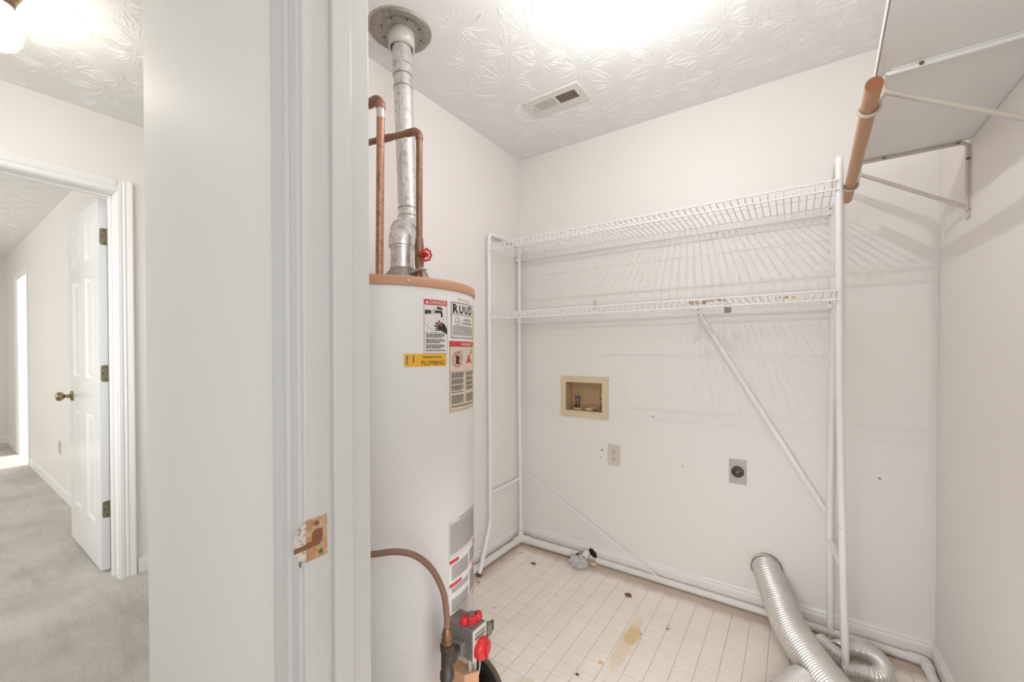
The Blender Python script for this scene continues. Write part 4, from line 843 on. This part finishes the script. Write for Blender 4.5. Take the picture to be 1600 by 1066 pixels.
dd3 = thing('dryer_duct', (0.21, 2.0, 0.0), 'crushed curled end of aluminium duct lying right of the rack post', 'duct')
cpath = [Vector((0.207, 2.02, 0.040))+Vector((0.068*cos(a), 0.068*sin(a), 0.006*sin(2*a))) for a in [radians(170-16*k) for k in range(17)]]
corrugated([cpath[i] for i in range(0, 17, 2)]+[(0.15, 1.94, 0.03)], 0.034, 0.011, 0.0055, 24, squash=0.85, rfun=lambda t: 1.0-0.35*max(0, (t-0.5)*2)).build('duct_curl', 'alu', dd3)
corrugated([(0.095, 2.075, 0.03), (0.115, 2.045, 0.034), (0.14, 2.02, 0.034), (0.165, 2.0, 0.03)], 0.030, 0.012, 0.006, 24).build('duct_stub', 'alu', dd3)
fd = MB().add([(0.262, 2.075, 0.066), (0.300, 2.02, 0.030), (0.318, 1.965, 0.004), (0.285, 1.945, 0.010), (0.25, 1.955, 0.03), (0.255, 2.01, 0.062), (0.29, 1.985, 0.040)], [(0, 1, 6, 5), (1, 2, 3, 6), (6, 3, 4, 5)])
fd.build('foil_flap', 'alu', dd3, solid=0.001)
# plaster patch above the duct hole (belongs to the wall)
MB().prism([(-0.105+0.083*cos(a), YB-0.0010, 0.222+0.074*sin(a)*(1+0.06*sin(5*a))) for a in [2*pi*k/28 for k in range(28)]], (0, 0.0009, 0)).build('plaster_patch', 'plaster', wall_back)

# ------------------------------------------------------------------ debris on the floor
def scrap(name, x, y, r, sq, seed, mat, label): crumple((x, y, r*sq[2]*0.8+0.0005), r, sq, seed, 0.5, 10, 6).build(name, mat, label=label, cat='debris')
scrap('dead_leaf', -1.221, 1.983, 0.017, (1.3, 0.7, 0.22), 2, 'debris', 'flat brown leaf scrap on the vinyl near the corner elbow')
scrap('dirt_clump', -0.672, 1.985, 0.020, (1.2, 0.8, 0.3), 4, 'debris', 'crumbly brown dirt clump on the vinyl right of the plastic wrap')
scrap('dirt_crumb', -1.355, 1.66, 0.007, (1.2, 0.8, 0.4), 6, 'debris', 'small brown crumb beside the front left foot of the rack')
scrap('dirt_crumb', -0.448, 1.842, 0.008, (1.2, 0.8, 0.3), 7, 'grey_cast', 'small grey crumb right of the yellow stain')
scrap('dirt_crumb', -1.160, 1.535, 0.005, (1.2, 0.8, 0.4), 10, 'debris', 'tiny dark crumb right of the tank halfway to the corner')
scrap('dirt_crumb', -0.664, 1.392, 0.008, (1.0, 1.0, 0.25), 11, 'debris', 'dark smudge of dirt at the bottom edge below the yellow stain')
scrap('dirt_crumb', -0.706, 2.14, 0.009, (1.2, 0.8, 0.5), 13, 'ivory', 'pale crumb against the thin plastic pipe')
scrap('dirt_crumb', -0.535, 1.745, 0.004, (1.2, 0.8, 0.5), 14, 'dark', 'tiny black crumb at the right edge of the yellow stain')
scrap('dirt_crumb', -1.34, 2.05, 0.006, (1.2, 0.8, 0.4), 15, 'debris', 'small brown crumb just in front of the corner elbow')

# ------------------------------------------------------------------ ceiling vent
vt = thing('ceiling_vent', (-0.962, 1.785, 2.428), 'white metal ceiling register with slats in two halves', 'vent')
vx0, vx1, vy0, vy1 = -1.106, -0.818, 1.713, 1.856; ox0, ox1, oy0, oy1 = -1.072, -0.852, 1.750, 1.820
for (nm, lst) in (('frame', ((vx0, ox0, vy0, vy1), (ox1, vx1, vy0, vy1), (ox0, ox1, vy0, oy0), (ox0, ox1, oy1, vy1), (-0.968, -0.956, oy0, oy1))),):
    fm = MB()
    for (x0, x1, y0, y1) in lst: fm.box(x0, x1, y0, y1, 2.432, 2.4395)
    fm.build('frame', 'vent', vt)
MB().box(ox0, ox1, oy0, oy1, 2.4385, 2.4398).build('duct_opening', 'vent_dark', vt)
for k in range(10):
    x = -1.067+0.0102*k; MB().bar((x, oy0, 2.4335), (x, oy1, 2.4335), 0.0068, 0.0012, (0, 0, 1)).build('slat', 'vent', vt)
for k in range(10):
    x = -0.951+0.0102*k; MB().bar((x, oy0, 2.4335), (x, oy1, 2.4335), 0.0030, 0.0010, (0.15, 0, 1)).build('slat', 'slat', vt)
for x in (-1.087, -0.838): MB().cyl((x, 1.785, 2.432), (x, 1.785, 2.4305), 0.0035, seg=10).build('screw', 'grey_cast', vt)
MB().bar((-0.846, 1.772, 2.431), (-0.838, 1.784, 2.426), 0.004, 0.003).build('damper_lever', 'vent', vt)

# ------------------------------------------------------------------ lamps
def globe_lamp(x, y, mat, label, power, col, cr=0.060, ch=0.0):
    t = thing('ceiling_light', (x, y, 2.28), label, 'ceiling light')
    MB().lathe([(0.0, 2.4395), (cr, 2.4395), (cr, 2.425-ch), (cr-0.010, 2.405-ch), (0.042, 2.388), (0.040, 2.372), (0.0, 2.372)], (x, y, 0), seg=36).build('canopy', 'bronze', t)
    MB().lathe([(0.0, 2.222), (0.022, 2.225), (0.042, 2.238), (0.056, 2.262), (0.060, 2.290), (0.055, 2.322), (0.044, 2.350), (0.038, 2.372)], (x, y, 0), seg=36).build('glass_globe', mat, t)
    l = bpy.data.lights.new('bulb_light', 'POINT'); l.energy = power; l.color = col; l.shadow_soft_size = 0.008
    o = bpy.data.objects.new('bulb_light', l); C.objects.link(o); o.location = (x, y, 2.283)
    return t
globe_lamp(-0.440, 1.262, 'glow', 'lit frosted globe light on the laundry ceiling', LAUNDRY_LAMP, (1.0, 0.99, 0.99), 0.086, 0.035)  # canopy made wider and deeper out of view to shade the ceiling
globe_lamp(-2.195, 0.165, 'glow2', 'lit frosted globe light on the hall ceiling at the upper left corner', HALL_LAMP, (1.0, 0.92, 0.80))

# ------------------------------------------------------------------ board shelf, brackets, rod
SZ = 1.876
bs = thing('board_shelf', (0.31, 1.2, SZ), 'white painted board shelf high on the right wall above the closet rod', 'shelf')
pl = [(XR-0.001, 0.53, SZ), (0.122, 0.53, SZ), (0.190, 1.905, SZ), (XR-0.001, 1.884, SZ)]
MB().prism(pl, (0, 0, 0.017)).build('board', 'shelf', bs, bevel=0.0008, bseg=1)
MB().prism([(0.1205, 0.53, SZ-0.0005), (0.1185, 0.53, SZ-0.0005), (0.1865, 1.905, SZ-0.0005), (0.1885, 1.905, SZ-0.0005)], (0, 0, 0.018)).build('edge_band', 'shelf_edge', bs)
def bracket(y, xf, label, arm='bracket'):
    t = thing('shelf_bracket', (XR, y, 1.63), label, 'bracket', 'brackets under the board shelf')
    up = MB(); up.tube(round_corner([(xf, y, SZ-0.006), (XR-0.006, y, SZ-0.006), (XR-0.006, y, 1.655)], 0.02), 0.0055, 10); up.box(XR-0.0035, XR, y-0.008, y+0.008, 1.66, 1.86); up.box(xf+0.01, XR-0.02, y-0.009, y+0.009, SZ-0.0035, SZ-0.0005)
    up.build('angle_arm', arm, t)
    MB().tube([(xf-0.002, y, 1.831), (XR-0.012, y, 1.668)], 0.0062, 10).build('diagonal_strut', 'bracket', t)
    MB().tube(smooth_path([(XR-0.012, y, 1.668), (XR-0.004, y, 1.655), (XR-0.003, y, 1.640), (XR-0.008, y, 1.628)], 5), 0.004, 8).build('tail_hook', 'bracket', t)
    cx = 0.1115+0.0265*y/1.0
    rc_ = ROD(y); hk = MB(); hk.tube([(xf, y, SZ-0.006), (xf-0.004, y, 1.845), (xf-0.002, y, 1.831)], 0.0048, 10)
    hk.tube([(xf-0.002, y, 1.831)]+arc(rc_, 0.0205, radians(20), radians(-190), 18, (1, 0, 0), (0, 0, 1)), 0.0042, 10)
    hk.build('rod_cradle', 'bracket', t)
    for (x, z) in ((xf+0.06, SZ-0.007), (XR-0.03, SZ-0.007)): MB().tube([(x, y-0.011, SZ-0.005), (x, y-0.011, SZ-0.010)], 0.004, 8).build('screw', 'brass', t)
    MB().tube([(XR-0.004, y-0.012, 1.815), (XR-0.012, y-0.012, 1.815)], 0.004, 8).build('screw', 'brass', t)
    return t
RA, RB = Vector((0.1435, 1.205, 1.802)), Vector((0.1665, 2.055, 1.800))
def ROD(y): return RA.lerp(RB, (y-RA.y)/(RB.y-RA.y))
bracket(1.885, 0.190, 'cream metal bracket at the far end of the board shelf, fully in view')
bracket(1.314, 0.176, 'cream metal bracket nearer the door, its strut cut off by the right frame edge', 'shelf')
rd = thing('closet_rod', (0.155, 1.63, 1.785), 'round brown wooden closet rod held by the shelf brackets', 'rod')
MB().tube([RA, RB], 0.0163, 32, caps=False).build('dowel', 'wood', rd)
MB().tube([RA-(RB-RA)*0.0002, RA+(RB-RA)*0.001], 0.0162, 32).build('cut_end', 'wood_end', rd); MB().tube([RB-(RB-RA)*0.001, RB+(RB-RA)*0.0002], 0.0162, 32).build('cut_end', 'wood_end', rd)
